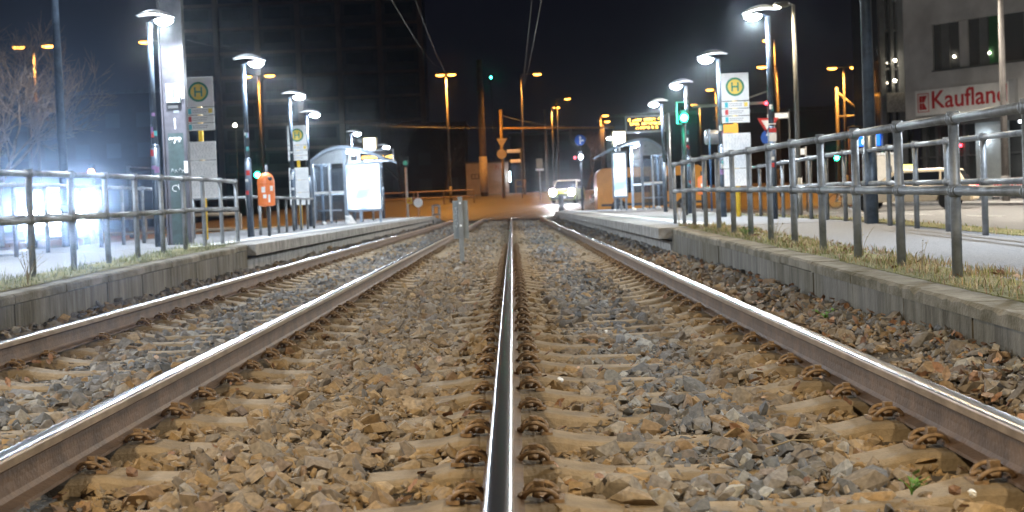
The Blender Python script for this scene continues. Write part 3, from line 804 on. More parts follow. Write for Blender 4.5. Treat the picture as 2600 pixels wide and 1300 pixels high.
# ------------------------------------------------------------------ stop signs
def stop_sign(x, y, zb, H, label, tt=True, amber=False, seed=1):
    root = empty('tram_stop_sign', (x, y, zb), 0, label, 'stop sign', 'tram stop signs with a green and yellow H')
    MB().cyl((0, 0, -.02), (0, 0, H - .15), .045, n=16).build('pole', yellow, root)
    W = .26
    b = MB(); b.box(-W, -.06, H - .52, W, -.045, H); b.build('sign_board', white, root, bevel=.006)
    c = (0, H - .26)
    e = MB(); e.disc(c, .175, -.066, -.0615, 40); ring = e.build('emblem_ring', ygreen, root)
    MB().disc(c, .137, -.070, -.0665, 40).build('emblem_disc', yemb, root)
    h = MB(); h.box(-.07, -.075, c[1] - .085, -.042, -.0705, c[1] + .085); h.box(.042, -.075, c[1] - .085, .07, -.0705, c[1] + .085); h.box(-.0415, -.075, c[1] - .014, .0415, -.0705, c[1] + .014)
    h.build('letter_h', ygreen, root)
    r = random.Random(seed)
    cols = [mat('line_cyan', (.05, .5, .6), .5, var=0), red, mat('line_grey', (.3, .3, .32), .6, var=0)]
    for i in range(3):
        z1 = H - .535 - i * .138
        t = MB().box(-W, -.06, z1 - .125, W, -.045, z1)
        for row in range(2):
            xx = -.12
            while xx < .12: 
                w = r.uniform(.012, .035); t.box(xx, -.0635, z1 - .05 - row * .035, xx + w, -.0605, z1 - .036 - row * .035, 1); xx += w + .01
        s = t.build('line_strip', [white, cols[2]], root)
        MB().box(-.2, -.0635, z1 - .11, -.14, -.0605, z1 - .015).build('line_badge', cols[i % 2] if i else cols[0], s)
        if i == 0: MB().box(.16, -.0635, z1 - .1, .23, -.0605, z1 - .02).build('line_badge', yemb, s)
    if amber: MB().box(-.24, -.055, H - 1.12, .03, -.048, H - .96).build('amber_plate', emis('amber_plate', (1, .42, .02), .8), root)
    z1 = H - 1.13
    for i in range(3):
        t = MB().box(-W - .0, -.065, z1 - .325, W, -.05, z1)
        for row in range(9):
            xx = -.21; z2 = z1 - .045 - row * .028
            while xx < .2:
                w = r.uniform(.01, .03); t.box(xx, -.0685, z2 - .007, xx + w, -.0655, z2, 1); xx += w + r.uniform(.02, .05)
        t.build('timetable', [paper, mat('faint_print', (.42, .43, .46), .6, var=0)], root)
        z1 -= .335
    return root
stop_sign(-5.42, 25.6, .26, 2.88, 'larger tram stop sign on the left, standing right of the grey mast', seed=1)
stop_sign(-5.68, 39.0, .28, 2.75, 'smaller tram stop sign on the left, beside the left shelter', seed=2)
stop_sign(4.28, 27.45, .28, 2.71, 'tram stop sign on the right platform with a yellow pole', amber=True, seed=3)

# ------------------------------------------------------------------ orange bins
def bin_(x, y, zb, label, rz=0):
    root = empty('litter_bin', (x, y, zb), rz, label, 'litter bin', 'orange litter bins on the platforms')
    MB().cyl((.0, .12, -.55), (0, .12, .75), .03, n=12).build('pole', darkp, root)
    b = MB(); b.lathe([(.10, 0), (.15, .02), (.155, .05), (.155, .42), (.15, .48), (.13, .54), (.09, .585), (.04, .605), (.005, .61)], 28)
    b.build('bin_shell', orange, root)
    MB().lathe([(.157, .40), (.1595, .405), (.1595, .42), (.157, .425)], 28).build('rim', orange, root)
    M = Matrix.Translation((.09, -.10, .50)) @ Euler((rad(60), 0, rad(40))).to_matrix().to_4x4()
    MB().lathe([(.042, -.012), (.045, .012), (.01, .013)], 16, M=M).build('opening', ink, root)
    r = random.Random(3)
    for (a, z, w, h) in ((-1.75, .30, .07, .10), (-1.6, .18, .06, .07), (-1.1, .14, .04, .14), (-.75, .32, .06, .09)):
        s = MB(); R = .1575; q = [(R * math.cos(a + (i - 2) * w / R / 4), R * math.sin(a + (i - 2) * w / R / 4)) for i in range(5)]
        vs = [(x2, y2, z - h / 2) for x2, y2 in q] + [(x2, y2, z + h / 2) for x2, y2 in q]
        s.add(vs, [(i, i + 1, i + 6, i + 5) for i in range(4)]); s.build('sticker', paper, root, fix=False)
bin_(-4.42, 26.2, .83, 'orange litter bin with stickers on the left platform')
p = A(1768, 500, 46); bin_(p.x, 46, .75, 'orange litter bin behind the end of the near right railing')

# ------------------------------------------------------------------ shelters
shelm = mat('shelter_frame', (.24, .29, .36), .35, .4, var=.12, scale=5)
roofm = mat('shelter_roof', (.30, .34, .38), .3, .2, var=.12)
def shelter(x0, x1, y0, y1, zb, Hs, arch, mirror, label, over=.35):
    """arched tram shelter, long side along Y, back wall at x0, open towards x1"""
    root = empty('tram_shelter', ((x0 + x1) / 2, y0, zb), 0, label, 'tram shelter', 'arched glass tram shelters')
    O = Vector(root.location); s = 1 if x1 > x0 else -1; L = y1 - y0
    W = abs(x1 - x0)
    def X(t): return s * (t - W / 2)            # t: distance from the back wall
    n = 18; span = W + over
    tc = W / 2
    def hz_(t): return Hs + arch * (1 - abs((t - tc) / (tc + .12)) ** 2.1) if t < tc else Hs + arch * (1 - .85 * ((t - tc) / (span - tc)) ** 1.7)
    arc = [(X(-.12 + (span + .12) * i / n), hz_(-.12 + (span + .12) * i / n)) for i in range(n + 1)]
    th = .035
    for k2, (ya, yb, nm, mm, t2) in enumerate(((-.15, L + .15, 'roof', roofm, .02), (-.18, -.10, 'roof_rim', shelm, .11), (L + .10, L + .18, 'roof_rim', shelm, .075))):
        mb = MB(); poly = arc + [(a, b - t2) for a, b in arc[::-1]]; mb.prism(poly, ya, yb, sm=False); mb.build(nm, mm, root)
    for i in range(1, 5):
        mb = MB(); y = L * i / 5; mb.prism([(a, b - .021) for a, b in arc] + [(a, b - .06) for a, b in arc[::-1]], y, y + .04); mb.build('roof_rib', shelm, root)
    for t, y in ((0, 0), (0, L), (W * .52, 0), (W * .52, L), (0, L / 2)):
        MB().box(X(t) - .045, y - .045, 0, X(t) + .045, y + .045, Hs + (arch * .8 if t else arch * .22)).build('post', shelm, root)
    # tympanum and glass ends
    a2 = [(X(W * .56 * i / 10), hz_(W * .56 * i / 10) - .09) for i in range(11)]
    MB().prism([(X(0), Hs - .04)] + a2 + [(X(W * .56), Hs - .04)], -.02, .02).build('end_fascia', roofm, root)
    for y in (0, L):
        MB().box(min(X(.06), X(W * .5)), y - .005, .12, max(X(.06), X(W * .5)), y + .005, Hs - .06).build('glass_pane', gl_clear, root)
        MB().box(min(X(.05), X(W * .5)), y - .02, .98, max(X(.05), X(W * .5)), y + .02, 1.05).build('cross_bar', white, root)
        MB().box(X(W * .27) - .03, y - .02, .1, X(W * .27) + .03, y + .02, Hs - .05).build('mullion', alu, root)
    for i in range(3):
        ya, yb = L * i / 3 + .05, L * (i + 1) / 3 - .05
        MB().box(X(0) - .005, ya, .12, X(0) + .005, yb, Hs - .06).build('glass_pane', gl_clear, root)
    MB().box(X(.25) - .17, .5, .42, X(.25) + .17, L - .4, .47).build('bench', alu, root)
    for y in (.9, L - .8): MB().box(X(.25) - .02, y - .02, 0, X(.25) + .02, y + .02, .42).build('bench_leg', darkp, root)
    # ceiling lamps under the arch
    for y in (L * .25, L * .7):
        MB().box(X(W * .5) - .05, y - .35, Hs + arch * .62, X(W * .5) + .05, y + .35, Hs + arch * .62 + .03).build('ceiling_lamp', emis('shelter_lamp', (.9, .96, 1), 14), root)
        light('POINT', 'shelter_light', 150, COOL, (X(W * .5), y, Hs + .05), root, .1)
    return root
# left shelter: back wall on the road side
shelter(-6.35, -4.35, 46.5, 51.0, .285, 1.98, .52, 1, 'arched glass shelter on the left platform with a glowing poster box')
shelter(5.9, 4.25, 55.8, 60.5, .285, 2.12, .62, -1, 'arched glass shelter on the right platform beside the amber display', over=.75)
def adbox(x, y, zb, w, h, z0, label, poster=True):
    root = empty('poster_box', (x, y, zb), 0, label, 'poster box')
    MB().box(-w / 2 - .06, -.09, z0 - .08, w / 2 + .06, .09, z0 + h + .08).build('case', shelm, root, bevel=.02)
    MB().box(-w / 2, -.1, z0, w / 2, -.094, z0 + h).build('lit_poster', lightbox_grad, root)
    MB().box(-w / 2 - .02, -.05, 0, -w / 2 + .06, .05, z0 - .09).build('leg', shelm, root); MB().box(w / 2 - .06, -.05, 0, w / 2 + .02, .05, z0 - .09).build('leg', shelm, root)
    light('SPOT', 'poster_light', 25, COOL, (0, -.25, z0 + h / 2), root, .3, 170, .5, target=(0, -1, 0))
    return root
lightbox_grad = bpy.data.materials.new('backlit_poster'); lightbox_grad.use_nodes = True
n = lightbox_grad.node_tree; b = n.nodes['Principled BSDF']; t = n.nodes.new('ShaderNodeTexCoord'); no = n.nodes.new('ShaderNodeTexNoise'); no.inputs['Scale'].default_value = 1.5
r = n.nodes.new('ShaderNodeValToRGB'); r.color_ramp.elements[0].position = .40; r.color_ramp.elements[0].color = (.10, .30, .62, 1); r.color_ramp.elements[1].position = .60; r.color_ramp.elements[1].color = (.92, .97, 1, 1)
n.links.new(t.outputs['Object'], no.inputs['Vector']); n.links.new(no.outputs['Fac'], r.inputs[0]); n.links.new(r.outputs[0], b.inputs['Emission Color']); b.inputs['Emission Strength'].default_value = .95
p = A(925, 550, 47.2)
adbox(p.x - .1, 47.2, .285, 1.10, 1.45, .44, 'glowing white and blue poster box in the left shelter')
p = A(1562, 520, 55.2)
adbox(p.x, 55.2, .285, .46, 1.62, .55, 'tall glowing white poster box at the left end of the right shelter')

def display(x, y, zb, x0, x1, z0, z1, posts, label, rows, seed=0):
    root = empty('departure_display', (x, y, zb), 0, label, 'display')
    for px in posts: MB().cyl((px, 0, 0), (px, 0, z1 + .12), .065, n=14).build('pole', alu, root)
    MB().box(x0, -.08, z0 - .06, x1, .08, z0).build('case_bottom', alu, root); MB().box(x0, -.08, z1, x1, .08, z1 + .06).build('case_top', alu, root)
    MB().box(x0, -.07, z0, x0 + .05, .07, z1).build('case_side', alu, root); MB().box(x1 - .05, -.07, z0, x1, .07, z1).build('case_side', alu, root)
    MB().box(x0 + .05, -.05, z0, x1 - .05, .05, z1).build('screen', ink, root)
    r = random.Random(seed); mb = MB(); w = x1 - x0
    nr = len(rows)
    for i, (fa, fb) in enumerate(rows):
        zc = z1 - (z1 - z0) * (i + .7) / (nr + .4); xx = x0 + w * fa; c = .022
        while xx < x0 + w * fb:
            for cc in range(3):
                for rr in range(5):
                    if r.random() < .58: mb.box(xx + cc * c, -.058, zc - rr * c * .9 + c * 2, xx + cc * c + c * .7, -.051, zc - rr * c * .9 + c * 2 + c * .65)
            xx += c * 4 if r.random() < .85 else c * 7
    mb.build('led_text', lens_led, root)
    return root
display(5.88, 53.7, .285, -1.58, -.08, 2.92, 3.42, [0], 'large amber departure display above the right shelter', [(.08, .95), (.12, .9), (.25, .8)], 4)
display(-4.55, 52.0, .285, -1.2, .40, 2.18, 2.50, [-.85], 'amber departure display at the right end of the left shelter', [(.1, .2), (.28, .95)], 5)
def cube(x, y, z, w, h, label, zb):
    root = empty('lit_sign_box', (x, y, zb), 0, label, 'light box')
    MB().box(-w / 2 - .04, -w / 2, z - zb - .04, w / 2 + .04, w / 2, z - zb + h + .04).build('frame', mat('ochre_frame', (.55, .42, .15), .5), root, bevel=.01)
    MB().box(-w / 2, -w / 2 - .01, z - zb, w / 2, -w / 2 - .004, z - zb + h).build('lit_panel', emis('lit_cube', (1, .98, .93), 3.5), root)
    MB().cyl((0, 0, 0), (0, 0, z - zb - .04), .04, n=10).build('pole', alu, root)
p = A(932, 376, 53); cube(p.x, 53, p.z, .42, .40, 'square lit sign box above the left shelter', .285)
p = A(1557, 362, 57); cube(p.x, 57, p.z, .46, .46, 'square lit sign box above the right shelter', .285)

# ticket machine-like rounded unit on two blue poles
p = A(1793, 345, 40)
root = empty('ticket_validator', (p.x, 40, .285), 0, 'rounded silver box on two blue poles, left of the right stop sign', 'ticket box')
M = Matrix.Translation((0, 0, p.z - .285)) @ Matrix.Rotation(rad(90), 4, 'Y')
MB().lathe([(.01, -.2), (.17, -.19), (.18, -.16), (.18, .16), (.17, .19), (.01, .2)], 24, M=M @ Matrix.Scale(1.1, 4)).build('drum', alu, root)
for s in (-.12, .17): MB().cyl((s, -.2, 0), (s, -.2, p.z - .285 + .22), .025, n=10).build('pole', mat('blue_pole', (.05, .14, .3), .4, var=.1), root)

# marker post in the middle of the tracks
p0 = A(1163, 652, 22.0)
root = empty('marker_post', (p0.x, 22.0, -.22), 0, 'grey post with two narrow plates standing between the tracks', 'marker post')
MB().box(-.035, -.025, 0, .035, .025, 1.06).build('post', mat('grey_profile', (.25, .26, .26), .5, .3, var=.15), root, bevel=.006)
for s in (-1, 1):
    q = MB().box(s * .075 - .04, .03, .42, s * .075 + .04, .045, 1.0).build('plate', mat('grey_plate', (.28, .30, .30), .5, .2, var=.15), root, bevel=.004)
g = MB()
for i in range(7): g.tube([(-.085 + .02 * (i % 2), .026, .88 - i * .045), (-.055, .026, .9 - i * .045), (-.065 + .02 * (i % 3) * .5, .026, .86 - i * .045)], .0045, 5)
g.build('graffiti_tag', white, root)
for z in (.96, .62): MB().disc((0, z), .018, -.031, -.026, 14).build('bolt', white, root)

# ------------------------------------------------------------------ sodium street lamps
def head_mesh(L=.75):
    mb = MB(); mb.add([], [])
    prof_ = [(0, .05), (.1, .10), (.35, .13), (.8, .12), (1, .05)]
    n = 10; vs = []
    for t, r in prof_:
        for j in range(n):
            w = 2 * PI * j / n; vs.append((t * L, math.cos(w) * r * 1.15, math.sin(w) * r * .75))
    fs = [(i * n + j, i * n + (j + 1) % n, (i + 1) * n + (j + 1) % n, (i + 1) * n + j) for i in range(len(prof_) - 1) for j in range(n)]
    mb.add(vs, fs + [tuple(range(n))[::-1], tuple(range(4 * n, 5 * n))], 0, True)
    return mb
def street_lamp(u, v, Y, heads, label, arm=.35, col=SOD, lensm=lens_o, energy=700, pr=.11, zb=None, size=1.0, dx=None, pm=sodpole):
    """heads: list of directions (+1 right, -1 left); (u, v) is the point of the first lens"""
    p = A(u, v, Y); x0 = p.x - (heads[0] * (arm + .4)) if dx is None else p.x - dx
    zb = gz(x0, Y) if zb is None else zb; H = p.z - zb
    root = empty('street_lamp', (x0, Y, zb), 0, label, 'street lamp', 'sodium street lamps')
    mb = MB(); mb.cyl((0, 0, -.1), (0, 0, 1.2), pr, n=12); mb.cyl((0, 0, 1.2), (0, 0, H + .05), pr * .85, pr * .5, n=12); mb.build('pole', pm, root)
    for s in heads:
        a = arm if dx is None else max(.1, abs(dx) - .4)
        MB().tube([(0, 0, H), (s * a * .5, 0, H + .06), (s * a, 0, H + .06)], .04, 8).build('arm', pm, root)
        h = head_mesh(.8 * size); o = h.build('lamp_head', pm, root, loc=(s * a, 0, H + .08)); o.rotation_euler = (0, 0, 0 if s > 0 else PI)
        l = MB(); l.lathe([(.03, -.10), (.12, -.075), (.17, -.02), (.17, .02), (.03, .03)], 16)
        lo = l.build('lamp_lens', lensm, root, loc=(s * (a + .42), 0, H)); lo.scale = (1.9 * size, 1.0 * size, 1.0 * size)
        light('SPOT', 'lamp_light', energy * (1.7 if col == SOD else 1), col, (s * (a + .42), 0, H - .12), root, .2, 166, .5)
    return root
street_lamp(48, 119, 76, [-1, 1], 'double orange street lamp in front of the bare tree at the far left')
street_lamp(366, 106, 76, [-1, 1], 'double orange street lamp half hidden behind the large top left platform lamp')
street_lamp(622, 193, 98, [-1, 1], 'double orange street lamp right behind the platform lamp by the bin', energy=900)
street_lamp(1108, 189, 108, [-1, 1], 'bright double orange street lamp left of centre, above the kiosk', arm=.0, energy=1500)
street_lamp(1351, 187, 118, [1], 'single orange street lamp on a long arm just right of centre', dx=1.35, energy=1500)
street_lamp(1427, 249, 160, [1], 'small distant orange street lamp, the higher of two above the blue arrow sign', dx=1.2, energy=1200)
street_lamp(1398, 271, 150, [1], 'small distant orange street lamp, the lower of two above the blue arrow sign', dx=.45, energy=1200)
street_lamp(1521, 291, 150, [1], 'distant orange street lamp left of the right display, the upper of a pair', dx=.45, energy=900)
street_lamp(1526, 306, 165, [1], 'distant orange street lamp left of the right display, the lower of a pair', dx=.45, energy=600)
street_lamp(1747, 264, 140, [-1], 'distant orange street lamp at the end of the signal arm beside the green signal', dx=-.5, energy=600)
street_lamp(1786, 226, 125, [-1], 'distant orange street lamp directly left of the right stop sign', dx=-.5, energy=900)
street_lamp(1917, 169, 98, [-1], 'orange street lamp on an arm, behind the big right platform lamp pole', dx=-1.0, energy=1200)
street_lamp(1929, 103, 118, [-1], 'orange street lamp seen just left of the big right platform lamp pole, above the other', arm=.2, energy=900)
street_lamp(2094, 172, 100, [-1, 1], 'double orange street lamp with a slanting brace, right of the right platform', energy=1200)
p = A(1968, 18, 40); tall_lamp = street_lamp(1966, 18, 40, [-1], 'slim tall street lamp with a white head, right of the big right platform lamp', dx=-.32, col=WARM, lensm=lens_ww, energy=700, pr=.085, zb=-.1, size=.55, pm=mat('pale_pole', (.20, .20, .19), .45, .2, var=.1))
# brace arm of the gantry on the right
p1, p2, p3 = A(2107, 230, 100), A(2178, 291, 100), A(2107, 294, 100)
root = empty('signal_gantry', (p1.x, 100.3, -.1), 0, 'orange-lit gantry arm with a slanting brace, left of the thick dark pole', 'gantry')
O = Vector(root.location); c = lambda q: Vector((q.x, 100.3, q.z)) - O
MB().tube([c(p1), c(p2)], .09, 8).build('brace', sodpole, root); MB().tube([c(p3), c(p2) + Vector((1.2, 0, 0.06))], .1, 8).build('arm', sodpole, root)
MB().cyl((0, 0, 0), (0, 0, p1.z - O.z + .3), .11, n=10).build('pole', sodpole, root)

def pole(name, u, v, Y, label, ub=None, r=.1, m=sodpole, cat='pole', zb=None, whiteband=None):
    p = A(u, v, Y); zb = gz(p.x, Y) if zb is None else zb
    root = empty(name, (p.x, Y, zb), 0, label, cat)
    MB().cyl((0, 0, -.1), (0, 0, p.z - zb), r, r * .8, n=12).build('shaft', m, root)
    if whiteband: MB().cyl((0, 0, .3), (0, 0, whiteband), r + .03, n=12).build('white_sleeve', mat('sleeve_grey', (.38, .33, .30), .6, var=.1), root)
    return root
woodp = mat('brown_mast', (.09, .07, .06), .7, var=.2)
pole('catenary_pole', 1205, 150, 118, 'thick brown pole with a white sleeve at its foot, left of the kiosk sign', r=.30, m=woodp, whiteband=3.2)
pole('catenary_pole', 1370, 275, 130, 'slim pole between the long-armed lamp and the approaching car', r=.13, m=sodpole)
pole('catenary_pole', 1398, 262, 140, 'second slim pole right of the long-armed lamp, above the approaching car', r=.12, m=woodp)

def signal_gantry(u, vt, vb, Y, ue, ve, label, m, signs=()):
    p = A(u, vt, Y); e = A(ue, ve, Y); zb = gz(p.x, Y); a = A(u, vb, Y)
    root = empty('signal_gantry', (p.x, Y, zb), 0, label, 'gantry')
    MB().cyl((0, 0, -.1), (0, 0, p.z - zb), .14, .11, n=10).build('pole', m, root)
    MB().tube([(0, 0, a.z - zb), (e.x - p.x, 0, e.z - zb)], .08, 8).build('arm', m, root)
    return root, zb
ylp = mat('ochre_pole', (.26, .17, .06), .55, var=.15)
root, zb = signal_gantry(1259, 276, 323, 112, 1545, 321, 'ochre gantry pole with a long thin arm reaching right, in front of the kiosk', ylp)
q = A(1262, 360, 112); dx = q.x - root.location.x; hz = q.z - zb
MB().prism([(dx - .42, hz + .35), (dx + .42, hz + .35), (dx, hz - .4)], -.22, -.18).build('triangular_sign', mat('sign_back', (.28, .24, .18), .5, var=.1), root)
q = A(1262, 388, 112); MB().disc((q.x - root.location.x, q.z - zb), .38, -.22, -.18, 20).build('round_sign', mat('sign_back', (.3, .3, .3)), root)
q = A(1436, 336, 112); MB().box(q.x - root.location.x - .12, -.15, q.z - zb - .5, q.x - root.location.x + .12, .1, q.z - zb + .35).build('signal_head', darkp, root)
gantry_m = mat('pale_green_pole', (.34, .40, .34), .5, var=.1)
root, zb = signal_gantry(1934, 226, 258, 75, 1742, 268, 'pale green signal gantry reaching left behind the right stop sign', gantry_m)
q = A(1931, 258, 75); r2 = A(1890, 237, 75); MB().tube([(0, 0, A(1934, 228, 75).z - zb), (A(1840, 258, 75).x - root.location.x, 0, A(1840, 264, 75).z - zb + .05)], .05, 6).build('stay', gantry_m, root)
q = A(1931, 260, 75); MB().disc((q.x - root.location.x - .1, q.z - zb), .09, -.2, -.17, 12).build('signal_lens', lens_r, root)

def signal(u, v, Y, lens, label, lensdz=0, zb=None, r=.10, power=0, col=None, body=(.2, .55), poler=.05, bodym=darkp, pm=darkp):
    p = A(u, v, Y); zb = gz(p.x, Y) if zb is None else zb
    root = empty('traffic_signal', (p.x, Y, zb), 0, label, 'traffic light'); H = p.z - zb
    MB().cyl((0, .1, -.1), (0, .1, H + .25), poler, n=10).build('pole', pm, root)
    MB().box(-body[0] * .7, -.12, H - body[1] * .4, body[0] * .7, .08, H + body[1] * .6).build('signal_head', bodym, root, bevel=.02)
    MB().disc((0, H), r, -.15, -.125, 18).build('signal_lens', lens, root)
    v_ = MB(); v_.tube([(r * 1.15 * math.cos(a), -.2, H + r * 1.15 * math.sin(a)) for a in [PI * i / 8 for i in range(9)]], .012, 5); v_.build('visor', bodym, root)
    if power: light('POINT', 'signal_light', power, col, (0, -.3, H), root, .08)
    return root
gs = signal(1719, 297, 33, lens_g, 'bright green signal lamp in a pale hooked bracket left of the right display pole', zb=.28, r=.085, power=30, col=(.02, 1, .5), body=(.12, .3))
H = gs.location.z; q = A(1719, 297, 33).z - .28
MB().tube([(.12, -.05, q + .36), (-.15, -.05, q + .36), (-.15, -.05, q - .12), (-.04, -.05, q - .14)], .022, 8).build('bracket', alu, gs)
signal(648, 440, 88, lens_g, 'green traffic light far away, just left of the orange bin', r=.16)
signal(2104, 397, 88, lens_g, 'green traffic light seen between the railings on the right', r=.14)
signal(1235, 195, 140, lens_g, 'small green signal high in the dark sky near the centre', r=.10)
signal(1020, 410, 78, emis('dim_green', (.1, .5, .35), .25), 'unlit looking traffic light on a slim white pole right of the left shelter', r=.12, pm=paper, poler=.07)
signal(232, 433, 60, lens_o, 'amber warning lamp left of the mast, above the far railing', r=.13)
signal(592, 315, 110, lens_ww, 'small warm lamp high up left of the double orange lamp', r=.12)
s_ = signal(1461, 395, 88, lens_hl, 'signal post with a dazzling white lamp under a blue arrow sign', r=.10, power=60, col=(.75, .85, 1), poler=.08)
s_b = A(1461, 352, 88); hz = s_b.z - s_.location.z
MB().disc((0, hz), .33, -.06, -.03, 28).build('round_sign', blue, s_)
mb = MB()
mb.box(-.03, -.068, hz - .24, .03, -.061, hz + .12); mb.prism([(-.08, hz + .11), (.08, hz + .11), (0, hz + .25)], -.068, -.061); mb.box(.031, -.068, hz - .06, .13, -.061, hz - .01)
mb.prism([(.12, hz - .1), (.24, hz - .035), (.12, hz + .03)], -.0681, -.0611); mb.build('arrows', white, s_)
MB().cyl((0, .1, hz - 1), (0, .1, hz + .3), .035, n=8).build('pole', darkp, s_)
q = A(1446, 397, 88); MB().disc((q.x - s_.location.x, q.z - s_.location.z), .06, -.15, -.13, 12).build('red_lens', lens_r, s_)
q = A(1413, 520, 66); root = empty('bollard', (q.x, 66.3, gz(q.x, 66) + .2), 0, 'short dark bollard on the end of the right platform, in front of the approaching car', 'bollard')
MB().cyl((0, 0, -.1), (0, 0, .85), .13, .12, n=14).build('post', darkp, root); MB().lathe([(.13, .85), (.12, .9), (.01, .93)], 14).build('cap', darkp, root)

# signs behind the big right lamp pole
q = A(1929, 312, 62); zb = -.1
root = empty('road_sign', (q.x + .05, 62, zb), 0, 'give way triangle over a blue round sign behind the big right lamp pole', 'road sign')
MB().cyl((0, .05, 0), (0, .05, q.z - zb + .4), .035, n=10).build('pole', alu, root); hz = q.z - zb
def tri(r, c): return [(r * math.cos(rad(a)), c + r * math.sin(rad(a))) for a in (150, 30, -90)]
MB().prism(tri(.52, hz), -.02, .0).build('give_way_rim', red, root); MB().prism(tri(.32, hz), -.027, -.021).build('give_way_field', white, root)
hz = A(1930, 346, 62).z - zb; MB().disc((0, hz), .33, -.02, 0, 24).build('round_sign', blue, root)
mb = MB(); mb.box(-.035, -.028, hz - .2, .035, -.021, hz + .1); mb.prism([(-.12, hz + .08), (.12, hz + .08), (0, hz + .22)], -.028, -.021); mb.build('arrow', white, root)
lp = [o for o in bpy.data.objects if o.get('label', '').startswith('large platform lamp at the top right')][0]
for (a, b, w, h, m2) in ((1.94, 328, .115, .07, red), (1.94, 345, .12, .13, paper), (1.94, 312, .11, .02, white)):
    z = A(1948, b, 23.4).z - lp.location.z; MB().box(-.055, -.075, z - h / 2, .065, -.068, z + h / 2).build('plate', m2, lp)
for (u, v, Y, lab, w) in ((1966, 291, 70, 'white street name plate right of the big right lamp pole', .65), (1292, 380, 110, 'pale street name plate left of the long-armed lamp pole', 1.0), (1297, 405, 112, 'lower dim street name plate left of the long-armed lamp pole', .8), (2008, 382, 60, 'pale plate on a pole seen just above the far right railing', .55)):
    q = A(u, v, Y); zb = gz(q.x, Y); root = empty('street_name_sign', (q.x, Y, zb), 0, lab, 'name sign')
    MB().cyl((w / 2 + .03, 0, 0), (w / 2 + .03, 0, q.z - zb + .2), .035, n=8).build('pole', sodpole, root)
    MB().box(-w / 2, -.02, q.z - zb - .13, w / 2, .02, q.z - zb + .13).build('plate', paper, root, bevel=.01)
q = A(1357, 412, 105); zb = gz(q.x, 105); root = empty('road_sign', (q.x, 105, zb), 0, 'back of a small grey sign box on a thin post left of the approaching car', 'road sign')
MB().cyl((0, 0, 0), (0, 0, q.z - zb), .05, n=8).build('pole', alu, root); MB().box(-.22, -.05, q.z - zb - .35, .22, .05, q.z - zb + .35).build('box', mat('sign_back', (.3, .3, .3)), root, bevel=.02)
MB().box(-.3, -.06, q.z - zb - .5, .3, .02, q.z - zb - .36).build('plate', white, root)
q = A(1052, 510, 74); zb = gz(q.x, 74); root = empty('road_sign', (q.x, 74, zb), 0, 'back of a round grey sign low down right of the left shelter', 'road sign')
MB().cyl((0, 0, 0), (0, 0, q.z - zb + .5), .035, n=8).build('pole', mat('pinkish_pole', (.4, .25, .2), .6), root); MB().disc((0, q.z - zb), .24, -.06, -.03, 22).build('round_plate', paper, root)
q = A(1033, 505, 77); MB()
zb = gz(q.x, 77); root = empty('push_button_box', (q.x - .02, 76.7, zb), 0, 'small yellow button box on the pole right of the left shelter', 'button box')
MB().box(-.16, -.08, q.z - zb - .16, .12, .05, q.z - zb + .16).build('box', yellow, root, bevel=.03); MB().disc((-.02, q.z - zb), .05, -.1, -.081, 12).build('button', red, root)

# guard rails on the far side
def guard(pts, Y, label, m, H=.9, step=2.0):
    P = [A(u, v, Y) for u, v in pts]
    x0, x1 = P[0].x, P[-1].x; zb = gz(x0, Y)
    root = empty('guard_rail', (x0, Y, zb), 0, label, 'guard rail'); n_ = max(1, round(abs(x1 - x0) / step))
    for i in range(n_ + 1):
        x = x0 + (x1 - x0) * i / n_; z = gz(x, Y) - zb
        MB().box(x - x0 - .05, -.05, z - .1, x - x0 + .05, .05, z + H).build('post', m, root)
    for hz in (H, H * .5):
        MB().tube([(x0 + (x1 - x0) * i / n_ - x0, -.06, gz(x0 + (x1 - x0) * i / n_, Y) - zb + hz) for i in range(n_ + 1)], .05, 8).build('rail', m, root)
brr = mat('brown_rail', (.30, .22, .15), .6, var=.15)
guard([(965, 490), (1192, 485)], 106, 'long brownish guard rail on the far side of the crossing, left of the kiosk', brr, .95, 2.0)
guard([(1298, 478), (1322, 478)], 124, 'short pale gate-like guard rail right of the kiosk', ylp, 1.1, .8)
guard([(1088, 500), (1104, 500)], 72, 'short metal guard frame at the end of the left platform', galv, .9, .25)
guard([(240, 480), (600, 488)], 40, 'low guard rail in front of the left street, behind both left railings', brr, .85, 1.5)

# ------------------------------------------------------------------ kiosk
KX, KY = A(1228, 490, 128).x, 128.; zb = gz(KX, KY)
root = empty('kiosk', (KX, KY, zb), 0, 'low pale brown kiosk with closed shutter beyond the crossing', 'kiosk')
kw = A(1282, 490, KY).x - A(1175, 490, KY).x
bx = mat('kiosk_wall', (.27, .235, .21), .8, var=.12, scale=2)
MB().box(-kw / 2, 0, 0, -kw / 2 + kw * .30, 3, 2.75).build('wall', bx, root); MB().box(-kw / 2 + kw * .302, .05, 0, kw / 2, 3, 2.75).build('wall', bx, root)
mb = MB()
for i in range(18): mb.box(-kw / 2 + kw * .36, .02, .5 + i * .1, kw / 2 - kw * .14, .045, .585 + i * .1)
mb.build('shutter', mat('shutter_metal', (.25, .22, .19), .5, .2, var=.1), root)
MB().box(-kw / 2 - .1, -.1, 2.75, kw / 2 + .1, 3.1, 2.87).build('roof', darkp, root)
text('FI', .55, mat('kiosk_letters', (.2, .09, .06), .6, var=0), Matrix.Translation((.7, .0, 2.1)), root, 'lettering', .01)
